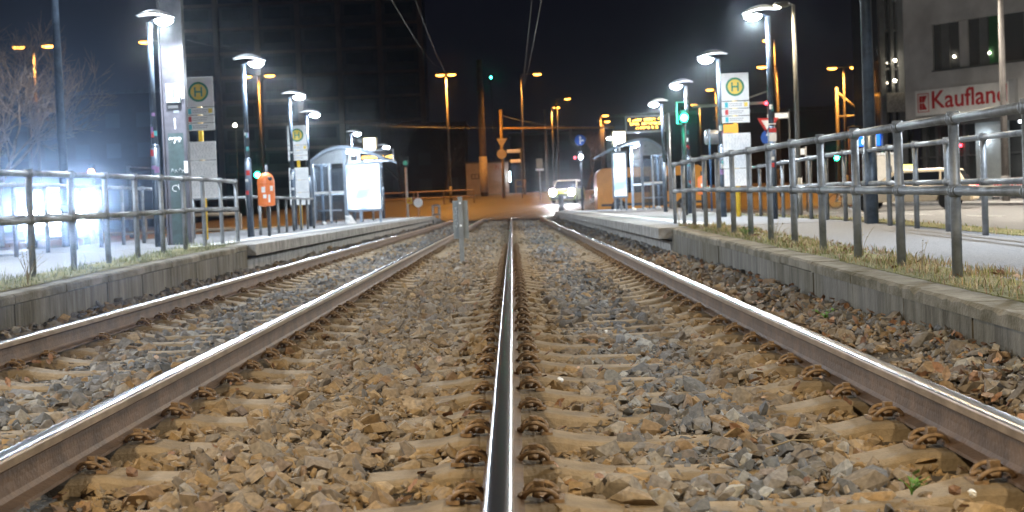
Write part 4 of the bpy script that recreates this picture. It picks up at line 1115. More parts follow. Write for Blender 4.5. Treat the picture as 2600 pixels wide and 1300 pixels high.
mb = MB(); mb.box(-kw / 2 + .45, -.012, 1.35, -kw / 2 + 1.15, -.003, 1.42); mb.box(-kw / 2 + .45, -.012, 1.75, -kw / 2 + 1.15, -.003, 1.8); mb.box(-kw / 2 + .45, -.012, 1.43, -kw / 2 + .52, -.003, 1.74); mb.box(-kw / 2 + 1.08, -.012, 1.43, -kw / 2 + 1.15, -.003, 1.74); mb.box(-kw / 2 + .77, -.012, 1.43, -kw / 2 + .82, -.003, 1.74)
mb.build('painted_window', ink, root)
MB().box(kw / 2 + .06, -.1, 1.0, kw / 2 + .16, .1, 1.9).build('light_tube', emis('bluish_tube', (.7, .9, 1), 12), root)
light('POINT', 'tube_light', 60, COOL, (kw / 2 + .5, -.4, 1.5), root, .1)

# ------------------------------------------------------------------ overhead wires
wire = mat('contact_wire', (.35, .34, .33), .5, .5, var=0)
def wire_obj(p, q, label, r=.007, sag=.3, n=14, grp='overhead wires'):
    p = Vector(p); q = Vector(q); o0 = p.copy(); pts = [p + (q - p) * (i / n) - Vector((0, 0, sag * 4 * (i / n) * (1 - i / n))) - o0 for i in range(n + 1)]
    o = MB().tube(pts, r, 5).build('overhead_wire', wire, loc=o0, fix=False); tag(o, label, 'wire', grp)
wire_obj(A(985, 0, 26), A(1105, 168, 110), 'left wire of the pair slanting down to the bright lamp left of centre', .006)
wire_obj(A(1045, 0, 30), A(1128, 190, 110), 'right wire of the pair slanting down to the bright lamp left of centre', .006)
wire_obj(A(1338, 0, 26), A(1308, 270, 110), 'left, fainter wire of the pair running down right of centre', .005, .15)
wire_obj(A(1362, 0, 24), A(1318, 215, 105), 'right, brighter wire of the pair running down right of centre', .006, .15)
wire_obj(A(640, 295, 95), A(1250, 322, 112), 'long thin cross wire lit orange above the left shelter', .01, .2)
wire_obj(A(470, 100, 60), A(620, 125, 90), 'faint cross wire in the dark sky above the left stop sign', .012, .1)
wire_obj(A(1262, 290, 112), A(1420, 318, 130), 'faint sagging wire right of the ochre gantry pole', .02, .2)

# ------------------------------------------------------------------ vehicles
def car(x, y, z, rz, label, paint, L=4.6, W=1.8, H=1.5, cat='car', boot='estate', lights=None, taxi=False, hlm=lens_hl, stripe=None, cabm=None, power=0, hz=.68, darkhood=None, cone=75, hcol=(.92, .95, 1), hr=1.0, glare_lamps=False, haim=-.035):
    """front points to -Y locally"""
    root = empty('parked_car' if not lights else 'car', (x, y, z), rz, label, cat)
    h0 = L / 2; sill = .26; belt = H * .60
    pts = [(-h0, sill + .05), (-h0 - .02, belt * .62), (-h0 + .12, belt * .80), (-h0 + .95, belt * .98), (-h0 + 1.15, belt), (h0 - .12, belt + .03), (h0, belt * .75), (h0 - .02, sill + .05)]
    def loft(poly, hw, name, m, inset=0., par=root, bev=.04):
        """poly in (y,z); half width hw(z)"""
        mb = MB(); n_ = len(poly)
        vs = [(-hw(p_[1]), p_[0], p_[1]) for p_ in poly] + [(hw(p_[1]), p_[0], p_[1]) for p_ in poly]
        mb.add(vs, [(i, (i + 1) % n_, n_ + (i + 1) % n_, n_ + i) for i in range(n_)] + [tuple(range(n_)), tuple(range(n_, 2 * n_))[::-1]])
        return mb.build(name, m, par, bevel=bev)
    hw = lambda zz: W / 2 * (1 - .04 * abs(zz - .6))
    # wheel arches as notches in the lower outline
    low = []
    for cy in (h0 - .85, -h0 + .85):
        low += [(cy + .36 * math.cos(a), .31 + .36 * math.sin(a)) for a in [rad(q) for q in (0, 30, 60, 90, 120, 150, 180)]]
    body = pts[:-1] + [(h0 - .02, sill)] + low[:7] + low[7:] + [(-h0 + .02, sill)]
    loft(pts[1:-1] + [(h0 - .02, sill)] + low + [(-h0, sill)], hw, 'body', paint, bev=.03)
    rb = (h0 - .15) if boot == 'estate' else h0 - .85
    rt = rb - (.32 if boot == 'estate' else .55)
    cab = [(-h0 + 1.12, belt - .02), (-h0 + 1.85, H - .05), (-h0 + 2.2, H), (rt - .3, H), (rt, H - .05), (rb, belt - .02)]
    hw2 = lambda zz: W / 2 * (1 - .16 * (zz - belt) / (H - belt)) - .05
    loft(cab, hw2, 'cabin', cabm or paint, bev=.05)
    # windows, slightly proud
    for s in (-1, 1):
        mb = MB(); ya, yb = -h0 + 1.42, rb - .25; zb_, zt = belt + .06, H - .12
        segs = [(ya + .0, -h0 + 2.0, (ya + rb) / 2 - .35), ((ya + rb) / 2 - .27,) * 2 + ((ya + rb) / 2 + .55,), ((ya + rb) / 2 + .63,) * 2 + (yb,)]
        for (p0_, p1_, p2_) in segs:
            q = [(p0_, zb_), (p1_, zt), (p2_, zt), (p2_, zb_)] if p2_ != yb else [(p0_, zb_), (p1_, zt), (p2_ - .2, zt), (p2_, zb_)]
            vs = [(s * (hw2(b_) + .006), a_, b_) for a_, b_ in q] + [(s * (hw2(b_) - .02), a_, b_) for a_, b_ in q]
            mb.add(vs, [(0, 1, 2, 3), (4, 7, 6, 5)] + [(i, 4 + i, 4 + (i + 1) % 4, (i + 1) % 4) for i in range(4)])
        mb.build('side_windows', gl_dark, root)
    def pane(y0_, z0_, y1_, z1_, nm, off):
        mb = MB(); d = Vector((0, y1_ - y0_, z1_ - z0_)).normalized(); nn = Vector((0, -d.z, d.y)) * off
        a_, b_ = (y0_, z0_), (y1_, z1_); vs = []
        for (yy, zz) in (a_, b_):
            for s in (-1, 1): vs.append(Vector((s * (hw2(zz) - .06), yy, zz)) + nn)
        vs2 = [v_ - nn * 1.8 for v_ in vs]
        mb.add(vs + vs2, [(0, 1, 3, 2), (4, 6, 7, 5), (0, 2, 6, 4), (1, 5, 7, 3), (0, 4, 5, 1), (2, 3, 7, 6)]); mb.build(nm, gl_dark, root)
    pane(-h0 + 1.19, belt + .05, -h0 + 1.80, H - .10, 'windscreen', .012)
    pane(rb - .03, belt + .06, rt + .03, H - .10, 'rear_window', -.012)
    for cy in (h0 - .85, -h0 + .85):
        for s in (-1, 1):
            wroot = MB(); M = Matrix.Translation((s * (W / 2 - .12), cy, .31)) @ Matrix.Rotation(rad(90), 4, 'Y')
            wroot.lathe([(.20, -.10), (.29, -.10), (.31, -.07), (.31, .07), (.29, .10), (.20, .10)], 24, M=M); w_ = wroot.build('wheel', rubber, root)
            rm = MB(); rm.lathe([(.02, -.09), (.19, -.085), (.2, -.06), (.2, .06), (.19, .085), (.02, .09)], 10, M=M); rm.build('rim', alu, w_)
    MB().box(-W / 2 + .1, -h0 - .06, .30, W / 2 - .1, -h0 + .04, .50).build('front_bumper', darkp, root, bevel=.03)
    MB().box(-W / 2 + .1, h0 - .04, .30, W / 2 - .1, h0 + .05, .50).build('rear_bumper', paint, root, bevel=.03)
    MB().box(-.38, -h0 - .04, .54, .38, -h0 + .05, .68).build('grille', ink, root)
    MB().box(-.26, -h0 - .075, .36, .26, -h0 - .061, .47).build('number_plate', white, root)
    if darkhood: MB().box(-W / 2 + .12, -h0 + .3, belt * .93, W / 2 - .12, -h0 + 1.0, belt * .95).build('bonnet_panel', darkhood, root)
    for s in (-1, 1):
        on = lights and 'f' in lights
        MB().lathe([(.01, -.05), (.075, -.04), (.11, 0), (.01, .05)], 18, M=Matrix.Translation((s * (W / 2 - .24), -h0 - .05, hz)) @ Matrix.Rotation(rad(90), 4, 'X') @ Matrix.Scale(hr, 4)).build('headlight', hlm if on else alu, root)
        if on and power: light('SPOT', 'headlight_beam', power, hcol, (s * (W / 2 - .24), -h0 - .14, hz), root, .06, cone, .8, target=(0, -1, haim))
        MB().box(s * (W / 2 - .20) - .13, h0 - .03, belt * .72, s * (W / 2 - .20) + .13, h0 + .02, belt * .92).build('tail_light', lens_r if lights and 'r' in lights else mat('tail_red', (.35, .01, .01), .3, var=0), root, bevel=.01)
        m_ = MB(); m_.box(s * W / 2 - .02 if s > 0 else -W / 2 - .16, -h0 + 1.35, belt + .02, s * W / 2 + .16 if s > 0 else -W / 2 + .02, -h0 + 1.45, belt + .17); m_.build('wing_mirror', darkp, root, bevel=.02)
    if glare_lamps:  # added lamps imitating the headlights' glare, no part of the van
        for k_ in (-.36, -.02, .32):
            MB().lathe([(.01, -.06), (.10, -.05), (.15, 0), (.15, .06), (.01, .07)], 18, M=Matrix.Translation((k_ + .02, -h0 - .1, hz)) @ Matrix.Rotation(rad(90), 4, 'X')).build('added_glare_lamp', hlm, root)
    if taxi:
        MB().box(-.36, -h0 + 2.1, H + .0, .36, -h0 + 2.4, H + .18).build('roof_sign', emis('taxi_sign', (1, .88, .12), 3), root, bevel=.03)
    if stripe: MB().box(-W / 2 - .006, -h0 + .3, .52, W / 2 + .006, h0 - .3, .72).build('side_stripe', stripe, root)
    return root
beige = mat('beige_car_paint', (.82, .68, .48), .28, .0, var=.03)
darkpaint = mat('dark_car_paint', (.03, .032, .04), .25, .3, var=.05)
p = A(2300, 520, 53.5)
car(p.x - .15, 53.5, -.1, rad(-115), 'beige taxi estate car with a lit yellow roof sign on the right street', beige, taxi=True, boot='estate', lights='r', H=1.48)
p = A(1424, 500, 100)
car(p.x + .2, 102, gz(p.x, 100) + .01, rad(-12), 'white and neon yellow car with bright headlights coming round the corner', mat('dull_yellow_paint', (.16, .17, .03), .3, var=.05), cabm=mat('cream_paint', (.6, .56, .42), .3, var=.03), hr=2.0, L=4.4, W=1.8, H=1.66, lights='f', power=300, hz=.80, darkhood=None, boot='estate')
p = A(128, 590, 47)
car(p.x + .28, 47, -.1, rad(16), 'large dark minivan taxi with dazzling headlights behind the left railings', darkpaint, L=5.0, W=1.95, H=1.85, lights='f', taxi=True, hlm=lens_hl2, power=19000, hz=1.0, cone=15, haim=.08, hcol=(.45, .65, 1.0), hr=1.7, glare_lamps=True)
p = A(1535, 500, 92)
car(p.x + 1.0, 92, gz(p.x, 92) + .01, rad(100), 'dark car with a glowing reddish lamp, partly behind the right shelter', darkpaint, lights='f', hlm=emis('reddish_lamp', (1, .28, .12), 18), L=4.3, H=1.45)
# pale bus behind the right shelter, the lamps' orange light painted into its colour
x0 = A(1503, 470, 74).x; x1 = A(1778, 470, 74).x
root = empty('bus', ((x0 + x1) / 2, 74.5, gz(5, 74)), 0, 'pale yellow bus with orange street lamp light painted into its colour, behind the right shelter', 'bus')
bw = (x1 - x0) / 2; busm = mat('bus_orange_light', (.62, .27, .04), .35, var=.05)
r_ = .45; arc = [(bw - r_ + r_ * math.cos(rad(a)), 2.45 - r_ + r_ * math.sin(rad(a))) for a in range(0, 91, 15)] + [(-bw + r_ - r_ * math.cos(rad(a)), 2.45 - r_ + r_ * math.sin(rad(a))) for a in range(90, -1, -15)]
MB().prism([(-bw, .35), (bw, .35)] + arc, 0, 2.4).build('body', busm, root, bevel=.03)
for i in range(4): a = -bw + .9 + i * (2 * bw - 1.8) / 4; MB().box(a + .06, -.012, 1.15, a + (2 * bw - 1.8) / 4 - .06, .0, 1.95).build('window', gl_dark, root, bevel=.004)
for a in (-bw + 1.1, bw - 1.1):
    M = Matrix.Translation((a, .12, .42)) @ Matrix.Rotation(rad(90), 4, 'X')
    w_ = MB().lathe([(.25, -.13), (.40, -.13), (.42, -.1), (.42, .1), (.40, .13), (.25, .13)], 22, M=M).build('wheel', rubber, root); MB().lathe([(.02, -.1), (.24, -.08), (.24, .135), (.02, .14)], 14, M=M).build('rim', alu, w_)
MB().box(-bw + .2, -.02, .5, bw - .2, -.002, .62).build('lower_trim', darkp, root)

# ------------------------------------------------------------------ right hand buildings
DIR = Vector((.573, -.819, 0)); C0 = A(2284, 470, 80); C0.z = -.1
NRM = Vector((-.819, -.573, 0))    # towards the viewer
def fac(u, v):
    o = Vector((0, 0, CH)); d = (A(u, v, 1) - o); t = (C0 - o).dot(NRM) / d.dot(NRM); q = o + d * t
    return (q - C0).dot(DIR), q.z + .1
bm_root = empty('supermarket_building', C0, math.atan2(DIR.y, DIR.x), 'grey building with a window band and a red and white shop sign', 'building')
bwall = mat('rendered_wall', (.64, .63, .62), .85, var=.1, scale=.45, col2=(.47, .465, .46), bump=.15, bscale=8)
bdark = mat('facade_dark_metal', (.10, .105, .11), .5, .3, var=.15)
fw = 34.
def flat(mb, u0, v0, u1, v1, y0, y1):
    a, b = fac(u0, v0); c_, d_ = fac(u1, v1); mb.box(min(a, c_), y0, min(b, d_), max(a, c_), y1, max(b, d_)); return mb
wz0 = fac(2345, 178)[1]; wz1 = fac(2345, 62)[1]; wx0 = fac(2345, 100)[0]; gzt = fac(2320, 300)[1]
w = MB(); w.box(0, 0, gzt, wx0, 12, 16); w.box(wx0, 0, gzt, fw, 12, wz0); w.box(wx0, 0, wz1, fw, 12, 16); w.box(wx0, .28, wz0, fw, 12, wz1)
w.build('wall', bwall, bm_root)
glo = mat('window_glass', (.085, .09, .095), .15, 0, var=0, spec=.7); blind = mat('window_blind', (.15, .155, .16), .8, var=.08); green_b = mat('green_blind', (.01, .11, .03), .7, var=.1)
xs_ = [fac(u, 110)[0] for u in (2348, 2362, 2385, 2413, 2436, 2458, 2483, 2515, 2570)]
kinds = [glo, blind, glo, white, glo, blind, green_b, glo]
for i in range(8):
    k_ = kinds[i]; nm = {white: 'white_pillar'}.get(k_, 'window')
    y_ = -.01 if k_ is white else .12
    mb = MB().box(xs_[i] + .02, y_, wz0 + .03, xs_[i + 1] - .02, .27, wz1 - .03); w_ = mb.build(nm, bwall if k_ is white else k_, bm_root)
    if k_ is not white: MB().box(xs_[i] - .0, .06, wz0 + .02, xs_[i] + .05, .11, wz1 - .02).build('window_frame', bdark, w_)
for (u, v) in ((2398, 142), (2487, 133)):
    a, b = fac(u, v); MB().lathe([(.01, -.05), (.05, 0), (.01, .05)], 10).build('lamp_reflection', lens_ww, bm_root, loc=(a, .08, b))  # glowing dots imitating lamps reflected in the window panes
x_ = xs_[-1]
while x_ < fw - 1.2:
    w_ = MB().box(x_ + .05, .12, wz0 + .03, x_ + 1.1, .27, wz1 - .03).build('window', random.choice([glo, blind]), bm_root); x_ += 1.15
MB().box(wx0 - .05, -.06, wz0 - .08, fw, .02, wz0 - .005).build('window_sill', bdark, bm_root)
# shop sign
sx0, sz0 = fac(2313, 291); sx1, sz1 = fac(2546, 205); sx0 = fac(2313, 250)[0]; sz0 = fac(2420, 283)[1]; sz1 = fac(2420, 218)[1]
sg = MB().box(sx0, -.35, sz0, sx1, -.01, sz1).build('shop_sign', mat('sign_white', (.90, .90, .89), .4, var=.06, scale=2), bm_root, bevel=.01)
MB().box(sx1 + .01, -.30, sz0 - .05, sx1 + .35, -.01, sz1 + .1).build('sign_end', mat('sign_side', (.45, .46, .48), .5, var=.05), bm_root)
redl = mat('shop_red', (.52, .012, .018), .45, var=.03)
hgt = sz1 - sz0; kx = sx0 + .17; kz0, kz1 = sz0 + hgt * .13, sz1 - hgt * .13; kw_ = (kz1 - kz0) * .74
mb = MB(); t_ = .035
mb.box(kx, -.37, kz0, kx + kw_, -.352, kz0 + t_); mb.box(kx, -.37, kz1 - t_, kx + kw_, -.352, kz1); mb.box(kx, -.37, kz0 + t_, kx + t_, -.352, kz1 - t_); mb.box(kx + kw_ - t_, -.37, kz0 + t_, kx + kw_, -.352, kz1 - t_)
mb.build('logo_frame', redl, sg)
mb = MB(); ix, iw, iz, ih = kx + kw_ * .16, kw_ * .68, kz0 + (kz1 - kz0) * .13, (kz1 - kz0) * .74; g_ = .05
mb.box(ix, -.375, iz, ix + iw * .30, -.352, iz + ih * .48); mb.box(ix, -.375, iz + ih * .53, ix + iw * .30, -.352, iz + ih)
mb.prism([(ix + iw * .36, iz + ih * .53), (ix + iw * .36, iz + ih), (ix + iw * .5, iz + ih), (ix + iw * .5, iz + ih), (ix + iw, iz + ih), (ix + iw * .62, iz + ih * .53)], -.375, -.352)
mb.prism([(ix + iw * .36, iz), (ix + iw * .36, iz + ih * .48), (ix + iw * .58, iz + ih * .48), (ix + iw, iz)], -.375, -.352)
mb.build('logo_blocks', redl, sg)
tx = text('Kaufland', hgt * .78, redl, Matrix.Translation((kx + kw_ + .12, -.352, sz0 + hgt * .25)), sg, 'lettering', .012, .015)
# fit the word so that its last letter reaches the end of the sign
wd = tx.dimensions.x; sc_ = (fac(2541, 250)[0] - (kx + kw_ + .12)) / max(wd, .1) * 1.0
tx.matrix_local = Matrix.Translation((kx + kw_ + .12, -.352, sz0 + hgt * .25)) @ Matrix.Diagonal((sc_, 1, min(sc_, 1.25), 1)) @ Matrix.Rotation(rad(90), 4, 'X')
# ground floor
mb = MB(); mb.box(0, 1.2, 0, fw, 1.3, gzt - .02); mb.build('shop_glazing', mat('shop_glass', (.05, .055, .06), .1, 0, var=.3, scale=.4, spec=.8), bm_root)
for i, u in enumerate((2300, 2330, 2400, 2470, 2545)):
    x_ = fac(u, 400)[0]; MB().box(x_ - .08, .9, 0, x_ + .08, 1.19, gzt - .02).build('mullion', bdark, bm_root)
for i in range(14): MB().box(i * 2.4 + .3, .95, 0, i * 2.4 + .38, 1.19, gzt - .02).build('mullion', bdark, bm_root)
for zz in (2.4, .4): MB().box(0, .98, zz, fw, 1.195, zz + .08).build('transom', bdark, bm_root)
for u in (2450,): x_ = fac(u, 420)[0]; MB().box(x_, 0.2, 0, x_ + 1.6, .9, gzt - .02).build('grey_panel', mat('grey_panel', (.30, .33, .34), .6, var=.08), bm_root)
MB().box(-.0, -.12, gzt - .45, fw, -.012, gzt + .0).build('canopy', bdark, bm_root)
for i, u in enumerate((2500, 2562)):
    a, b = fac(u, 308); MB().box(a - .2, .3, b, a + .12, .5, b + .12).build('ceiling_light', emis('shop_ceiling_light', (.85, .95, 1), 9), bm_root)
q = fac(2385, 370); MB().box(q[0] - .1, .8, q[1], q[0] + .25, .85, q[1] + .15).build('red_neon', lens_r, bm_root)
light('POINT', 'shop_light', 120, COOL, (5, .2, 3.2), bm_root, .2)
# dark glazed stair tower left of it
tp = A(2213, 470, 84); tq = A(2284, 470, 84)
root = empty('glass_stair_tower', (tp.x, 83, -.1), 0, 'dark glazed tower with vertical pillars, left of the building with the shop sign', 'building')
Wt = tq.x - tp.x + .2; MB().box(.1, .5, 0, Wt, 7, 16).build('glazing', gl_dark, root)
for t_, w_, m_ in ((.02, .28, bdark), (.35, .18, bdark), (.58, .40, mat('grey_pillar', (.15, .16, .175), .7, var=.1)), (.93, .12, bdark)):
    MB().box(t_ * Wt, .1, 0, t_ * Wt + w_, .49, 16).build('pillar', m_, root)
for zz in (3.2, 5.4, 7.6, 9.8, 12): MB().box(.1, .3, zz, Wt - .02, .48, zz + .12).build('floor_edge', bdark, root)
for (u, v) in ((2250, 152), (2250, 203)):
    q = A(u, v, 82.8); MB().lathe([(.01, -.07), (.07, -.03), (.075, .02), (.01, .06)], 12).build('window_light', lens_ww, root, loc=(q.x - tp.x, -.3, q.z + .1))
q = A(2265, 255, 83); MB().box(q.x - tp.x - .8, -.15, q.z - .5, q.x - tp.x + 1.2, .05, q.z + .6).build('louvre_panel', mat('louvre', (.30, .29, .27), .6, var=.25, scale=9), root)

# thick post in front of the shop, street pole 2525
p = A(2524, 0, 60); tall_pole(A(2528, 400, 60).x, 60, -.05, p.z + 1.5, 'brown grey pole in front of the shop sign, covering its last letter', .16, (-3.2, 1.2), 5000, (1, .9, .75), m=mat('dull_pole', (.10, .09, .085), .7, var=.2))  # pole's lamp head is assumed above the picture, added to light the street
tall_pole(22, 50, -.05, 11, 'unseen street lamp added beyond the right edge in front of the shop', .12, (-1.6, .6), 12000, (1, .92, .8))  # lamp added out of view to light the facade and taxi
tall_pole(17.6, 30, -.05, 9, 'unseen street lamp added beyond the right edge beside the street', .1, (-1.6, .4), 2300, (1, .76, .5))  # another lamp added out of view, brightening street and taxi
# blue glowing sign, booth, green pillar
q = A(2186, 352, 84); root = empty('lit_shop_sign', (q.x, 84, -.1), 0, 'glowing blue sign with white lettering behind the thick dark pole', 'lit sign')
MB().box(-.62, -.08, q.z - .25, .62, .08, q.z + .45).build('panel', emis('blue_panel', (.02, .18, 1.0), 1.4), root, bevel=.02)
text('hallo', .34, emis('white_neon', (.9, .95, 1), 3), Matrix.Translation((-.42, -.09, q.z - .12)), root, 'lettering', .006) if False else None
mb = MB(); r = random.Random(4); xx = -.42
for w_, h_ in ((.05, .26), (.14, .14), (.12, .17), (.05, .24), (.16, .13), (.12, .15)): mb.box(xx, -.092, q.z - .12, xx + w_, -.083, q.z - .12 + h_); xx += w_ + .035
mb.build('white_strokes', emis('white_neon', (.9, .95, 1), 3), root); MB().cyl((0, .12, 0), (0, .12, q.z - .25), .06, n=8).build('pole', darkp, root)
q = A(2228, 500, 72); root = empty('booth', (q.x, 72, -.1), 0, 'white booth with a small window behind the taxi on the right', 'booth')
MB().box(-.62, 0, 0, .62, 1.2, 2.5).build('cabin', mat('booth_white', (.62, .58, .52), .6, var=.08), root, bevel=.03); MB().box(.06, -.02, 1.5, .36, -.002, 1.95).build('window', glo, root); MB().box(-.7, -.1, 2.51, .7, 1.3, 2.6).build('roof', paper, root)
q = A(2190, 430, 78); root = empty('advertising_column', (q.x, 78, -.1), 0, 'pale green column behind the thick dark pole on the right', 'column')
MB().cyl((0, 0, 0), (0, 0, 2.9), .30, n=20).build('shaft', mat('mint_column', (.22, .42, .32), .5, var=.08), root); MB().lathe([(.36, 2.9), (.34, 3.0), (.02, 3.15)], 20).build('cap', darkp, root)
q = A(2150, 430, 90); root = empty('advertising_column', (q.x, 90, -.1), 0, 'reddish poster column behind the railings, under the double orange lamp', 'column')
MB().cyl((0, 0, 0), (0, 0, 4.6), .34, n=20).build('shaft', mat('poster_column', (.42, .16, .08), .6, var=.5, scale=3), root); MB().lathe([(.38, 4.6), (.38, 4.7), (.02, 4.8)], 20).build('cap', darkp, root)
# red and white barriers
rw = mat('barrier_red', (.55, .04, .05), .5, var=.08); ww = mat('barrier_white', (.60, .52, .50), .6, var=.06)
for i, u in enumerate((2526, 2575, 2625)):
    q = A(u, 505, 70); root = empty('road_barrier', (q.x, 70 - i * .5, 0), rad(-6), ['red and white plastic barrier nearest the taxi', 'second red and white plastic barrier from the taxi, by the edge of the picture', 'red and white plastic barrier at the right edge'][i], 'barrier', 'plastic barriers in front of the shop')
    MB().box(-.52, -.03, .12, .52, .03, 1.0).build('panel', ww, root, bevel=.02)
    for j in range(7): MB().box(-.46 + j * .135, -.037, .62, -.46 + j * .135 + .08, -.031, .93).build('red_bar', rw, root)
    MB().box(-.5, -.036, .2, .5, -.0305, .5).build('red_band', rw, root)
    for s in (-.38, .38): MB().box(s - .12, -.2, 0, s + .12, .2, .11).build('foot', darkp, root)
# bicycles
def bicycle(x, y, z, rz, m, label):
    root = empty('bicycle', (x, y, z), rz, label, 'bicycle', 'bicycles parked at the stand')
    for cx in (-.52, .52):
        w_ = MB().tube([(cx + .33 * math.cos(2 * PI * i / 24), 0, .34 + .33 * math.sin(2 * PI * i / 24)) for i in range(24)], .018, 6, closed=True).build('wheel', rubber, root)
        sp_ = MB(); [sp_.tube([(cx, 0, .34), (cx + .31 * math.cos(a), 0, .34 + .31 * math.sin(a))], .003, 3) for a in [2 * PI * i / 12 for i in range(12)]]; sp_.build('spokes', alu, w_)
    f_ = MB(); B, Sx, Hx = (-.05, 0, .32), (-.22, 0, .82), (.34, 0, .86)
    for a, b in ((B, Sx), (B, (.36, 0, .74)), ((-.2, 0, .76), (.35, 0, .8)), (B, (-.52, 0, .34)), ((-.2, 0, .76), (-.52, 0, .34)), ((.52, 0, .34), Hx)): f_.tube([a, b], .018, 6)
    f_.build('frame', m, root); MB().tube([(.30, -.28, .98), (.36, -.1, 1.0), (.36, .1, 1.0), (.30, .28, .98)], .014, 6).build('handlebar', alu, root)
    MB().box(-.34, -.06, .84, -.1, .06, .88).build('saddle', rubber, root, bevel=.02); f2 = MB(); f2.tube([Hx, (.34, 0, 1.0)], .014, 6); f2.build('stem', alu, root)
q = A(2130, 505, 66); bicycle(q.x, 66, -.1, rad(8), alu, 'silver bicycle parked right of the far street, the left one of two'); q = A(2178, 505, 66); bicycle(q.x, 66.5, -.1, rad(-20), mat('bike_blue', (.1, .3, .5), .3), 'bluish bicycle parked half behind the thick dark pole')
root = empty('bicycle_stand_light', (A(2150, 480, 68).x, 68, -.1), 0, 'small white floor lamp beside the bicycles', 'lamp'); MB().box(-.1, -.1, 0, .1, .1, .22).build('lamp_box', darkp, root); MB().box(-.08, -.08, .221, .08, .08, .25).build('lamp_lens', lens_w, root)
light('POINT', 'floor_light', 60, COOL, (0, -.3, .5), root, .1)

# ------------------------------------------------------------------ high-rise on the left, dim blocks behind
def block(x0, x1, y, h, z0, label, cols, floors, wallm, winm, lit=()):
    root = empty('apartment_building', ((x0 + x1) / 2, y, z0), 0, label, 'building'); W = x1 - x0
    MB().box(-W / 2, 0, 0, W / 2, 14, h).build('wall', wallm, root)
    rib = MB()
    for i in range(cols + 1):
        a = -W / 2 + W * i / cols; MB().box(a - .35, -.5, 0, a + .35, -.005, h).build('pilaster', pil, root)
    fh = (h - 3) / floors; r = random.Random(int(W))
    for j in range(floors): MB().box(-W / 2, -.25, 3 + j * fh - .25, W / 2, -.006, 3 + j * fh + .12).build('floor_band', pil, root)
    n_ = 0
    for i in range(cols):
        for j in range(floors):
            if n_ >= 98: break
            a = -W / 2 + W * (i + .16) / cols; b = -W / 2 + W * (i + .84) / cols; z = 3 + j * fh + fh * .36
            MB().box(a, -.12, z, b, -.008, z + fh * .45).build('window', winm, root); n_ += 1
pil = mat('facade_rib', (.34, .27, .25), .85, var=.1, scale=.3)
facm = mat('facade_panel', (.13, .13, .16), .85, var=.15, scale=.2); winm = mat('facade_window', (.02, .035, .07), .3, var=.2, scale=.5)
a = A(452, 300, 190).x; b = A(1066, 300, 190).x
block(a, b, 190, 44, -.1, 'dark high-rise apartment block behind the left platform, its floors faintly lit', 6, 13, facm, winm)
q = A(985, 0, 210)
light_list = []
# low dark buildings along the horizon
for (u0, u1, Y, h, lb) in ((965, 1175, 175, 9, 'low dark building behind the brown guard rail'), (1290, 1520, 230, 10, 'dim building beyond the approaching car'), (1530, 1760, 190, 10, 'dark building behind the right shelter'), (1850, 2120, 150, 8, 'dark low building under the double orange lamp'), (-300, 440, 150, 14, 'dark building behind the bare tree')):
    a = A(u0, 500, Y).x; b = A(u1, 500, Y).x; root = empty('distant_building', ((a + b) / 2, Y, gz((a + b) / 2, Y) - .2), 0, lb, 'building'); W = b - a
    MB().box(-W / 2, 0, 0, W / 2, 12, h).build('wall', mat('distant_wall', (.06, .052, .05), .9, var=.25, scale=.15), root)
    mb = MB(); MB().box(-W / 2 - .3, -.3, h, W / 2 + .3, 12.3, h + .4).build('roof', bdark, root)
    r = random.Random(u0)
    for i in range(int(W / 3.2)):
        for j in range(int(h / 3.2)):
            xx = -W / 2 + 1.2 + i * 3.2; MB().box(xx, -.06, 1.2 + j * 3.1, xx + 1.5, -.005, 2.7 + j * 3.1).build('window', glo, root)

# ------------------------------------------------------------------ bare trees
bark = mat('bare_bark', (.34, .23, .16), .9, var=.25, scale=4, bump=.4)
def tree(x, y, z, H, label, seed, tr=.16, depth=6, lean=(0, 0), spread=1.0, m=bark):
    r = random.Random(seed); root = empty('bare_tree', (x, y, z), 0, label, 'tree')
    trunk = MB(); limbs = MB(); twigs = MB()
    def grow(p, d, L, rr, lev):
        n_ = 5; pts = [p]; rs = [rr]; q = p.copy(); dd = d.copy()
        for i in range(n_):
            dd = (dd + Vector((r.gauss(0, .10), r.gauss(0, .10), r.gauss(.035, .06)))).normalized(); q = q + dd * (L / n_); pts.append(q.copy()); rs.append(rr * (1 - .38 * (i + 1) / n_))
        tgt = trunk if lev == 0 else (limbs if lev < 3 else twigs)
        tgt.tube(pts, rs, 8 if lev < 2 else (5 if lev < 4 else 3))
        if lev >= depth: return
        k_ = [3, 4, 4, 4, 3, 3, 2][min(lev, 6)]
        for i in range(k_):
            t = r.uniform(.45, 1) if i else 1.0; a = pts[min(n_, int(t * n_))]; ang = r.uniform(.35, .85) * spread if i else r.uniform(.1, .35); ax = dd.cross(Vector((r.gauss(0, 1), r.gauss(0, 1), r.gauss(0, 1)))).normalized()
            nd = (Matrix.Rotation(ang, 3, ax) @ dd).normalized(); grow(a.copy(), nd, L * r.uniform(.60, .82), max(rs[min(n_, int(t * n_))] * (.72 if i == 0 else .55), .010), lev + 1)
    grow(Vector((0, 0, -.1)), Vector((lean[0], lean[1], 1)).normalized(), H * .26, tr, 0)
    trunk.build('trunk', m, root, fix=False); limbs.build('limbs', m, root, fix=False); twigs.build('twigs', m, root, fix=False)
q = A(-10, 450, 52)
tree(q.x, 52, -.1, 11.5, 'bare winter tree with fine twigs at the upper left, beyond the left railing', 11, .2, 6, (.16, 0), 1.0)
q = A(40, 450, 58); tree(q.x - 2.5, 60, -.1, 12.5, 'second bare tree at the left edge behind the first', 5, .22, 6, (0.1, 0))
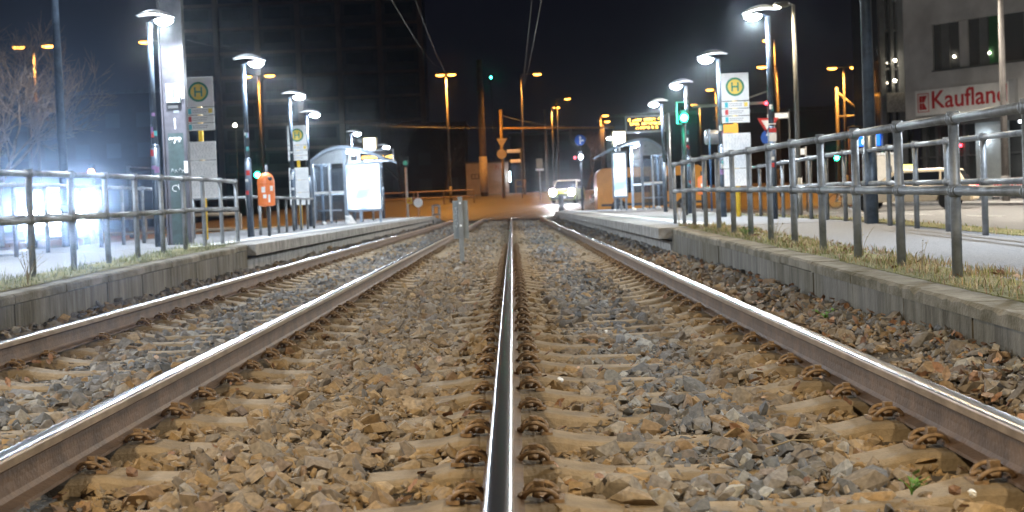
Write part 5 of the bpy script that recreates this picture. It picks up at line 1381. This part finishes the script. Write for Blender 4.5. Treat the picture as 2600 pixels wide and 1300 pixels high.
for i, (u, Y, H, lb) in enumerate(((1010, 150, 13, 'faint dark bare tree right of the left shelter'), (1120, 165, 14, 'faint dark bare tree behind the bright lamp left of centre'), (1480, 170, 12, 'faint dark bare tree behind the blue arrow sign'))):
    q = A(u, 480, Y); tree(q.x, Y, gz(q.x, Y), H, lb, 30 + i, .25, 5, m=mat('dark_bark', (.10, .08, .07), .9))
# orange-lit signal arm at the far left
def arm_post(u, vt, ue, ve, Y, label):
    p = A(u, vt, Y); e = A(ue, ve, Y); zb = gz(p.x, Y); root = empty('signal_gantry', (p.x, Y, zb), 0, label, 'gantry')
    MB().cyl((0, 0, 0), (0, 0, p.z - zb), .09, n=10).build('pole', sodpole, root); MB().tube([(0, 0, p.z - zb - .1), (e.x - p.x, 0, e.z - zb)], .07, 8).build('arm', sodpole, root)
    MB().box(e.x - p.x - .12, -.1, e.z - zb - .75, e.x - p.x + .12, .1, e.z - zb + .15).build('signal_head', sodpole, root, bevel=.02)
arm_post(72, 300, 178, 303, 70, 'orange-lit signal arm between the bare tree and the bluish pole')
q = A(323, 420, 62); arm_post(323, 418, 392, 426, 62, 'ochre signal pole with a short arm, left of the big left lamp pole')

# ------------------------------------------------------------------ haze added to imitate lens glare and lamp halos
hb = MB().box(-330, -45, -1.4, 330, 425, 50).build('haze', [], fix=True)
hm = bpy.data.materials.new('glare_haze'); hm.use_nodes = True; n = hm.node_tree; n.nodes.remove(n.nodes['Principled BSDF'])
pv = n.nodes.new('ShaderNodeVolumePrincipled'); pv.inputs['Density'].default_value = .00009; pv.inputs['Color'].default_value = (.8, .88, 1, 1); pv.inputs['Anisotropy'].default_value = .90
pw = n.nodes.new('ShaderNodeVolumePrincipled'); pw.inputs['Density'].default_value = .00034; pw.inputs['Color'].default_value = (.85, .92, 1, 1); pw.inputs['Anisotropy'].default_value = .985
ad = n.nodes.new('ShaderNodeAddShader'); n.links.new(pv.outputs[0], ad.inputs[0]); n.links.new(pw.outputs[0], ad.inputs[1])
n.links.new(ad.outputs[0], n.nodes['Material Output'].inputs['Volume'])
hb.data.materials.append(hm); tag(hb, kind='stuff')
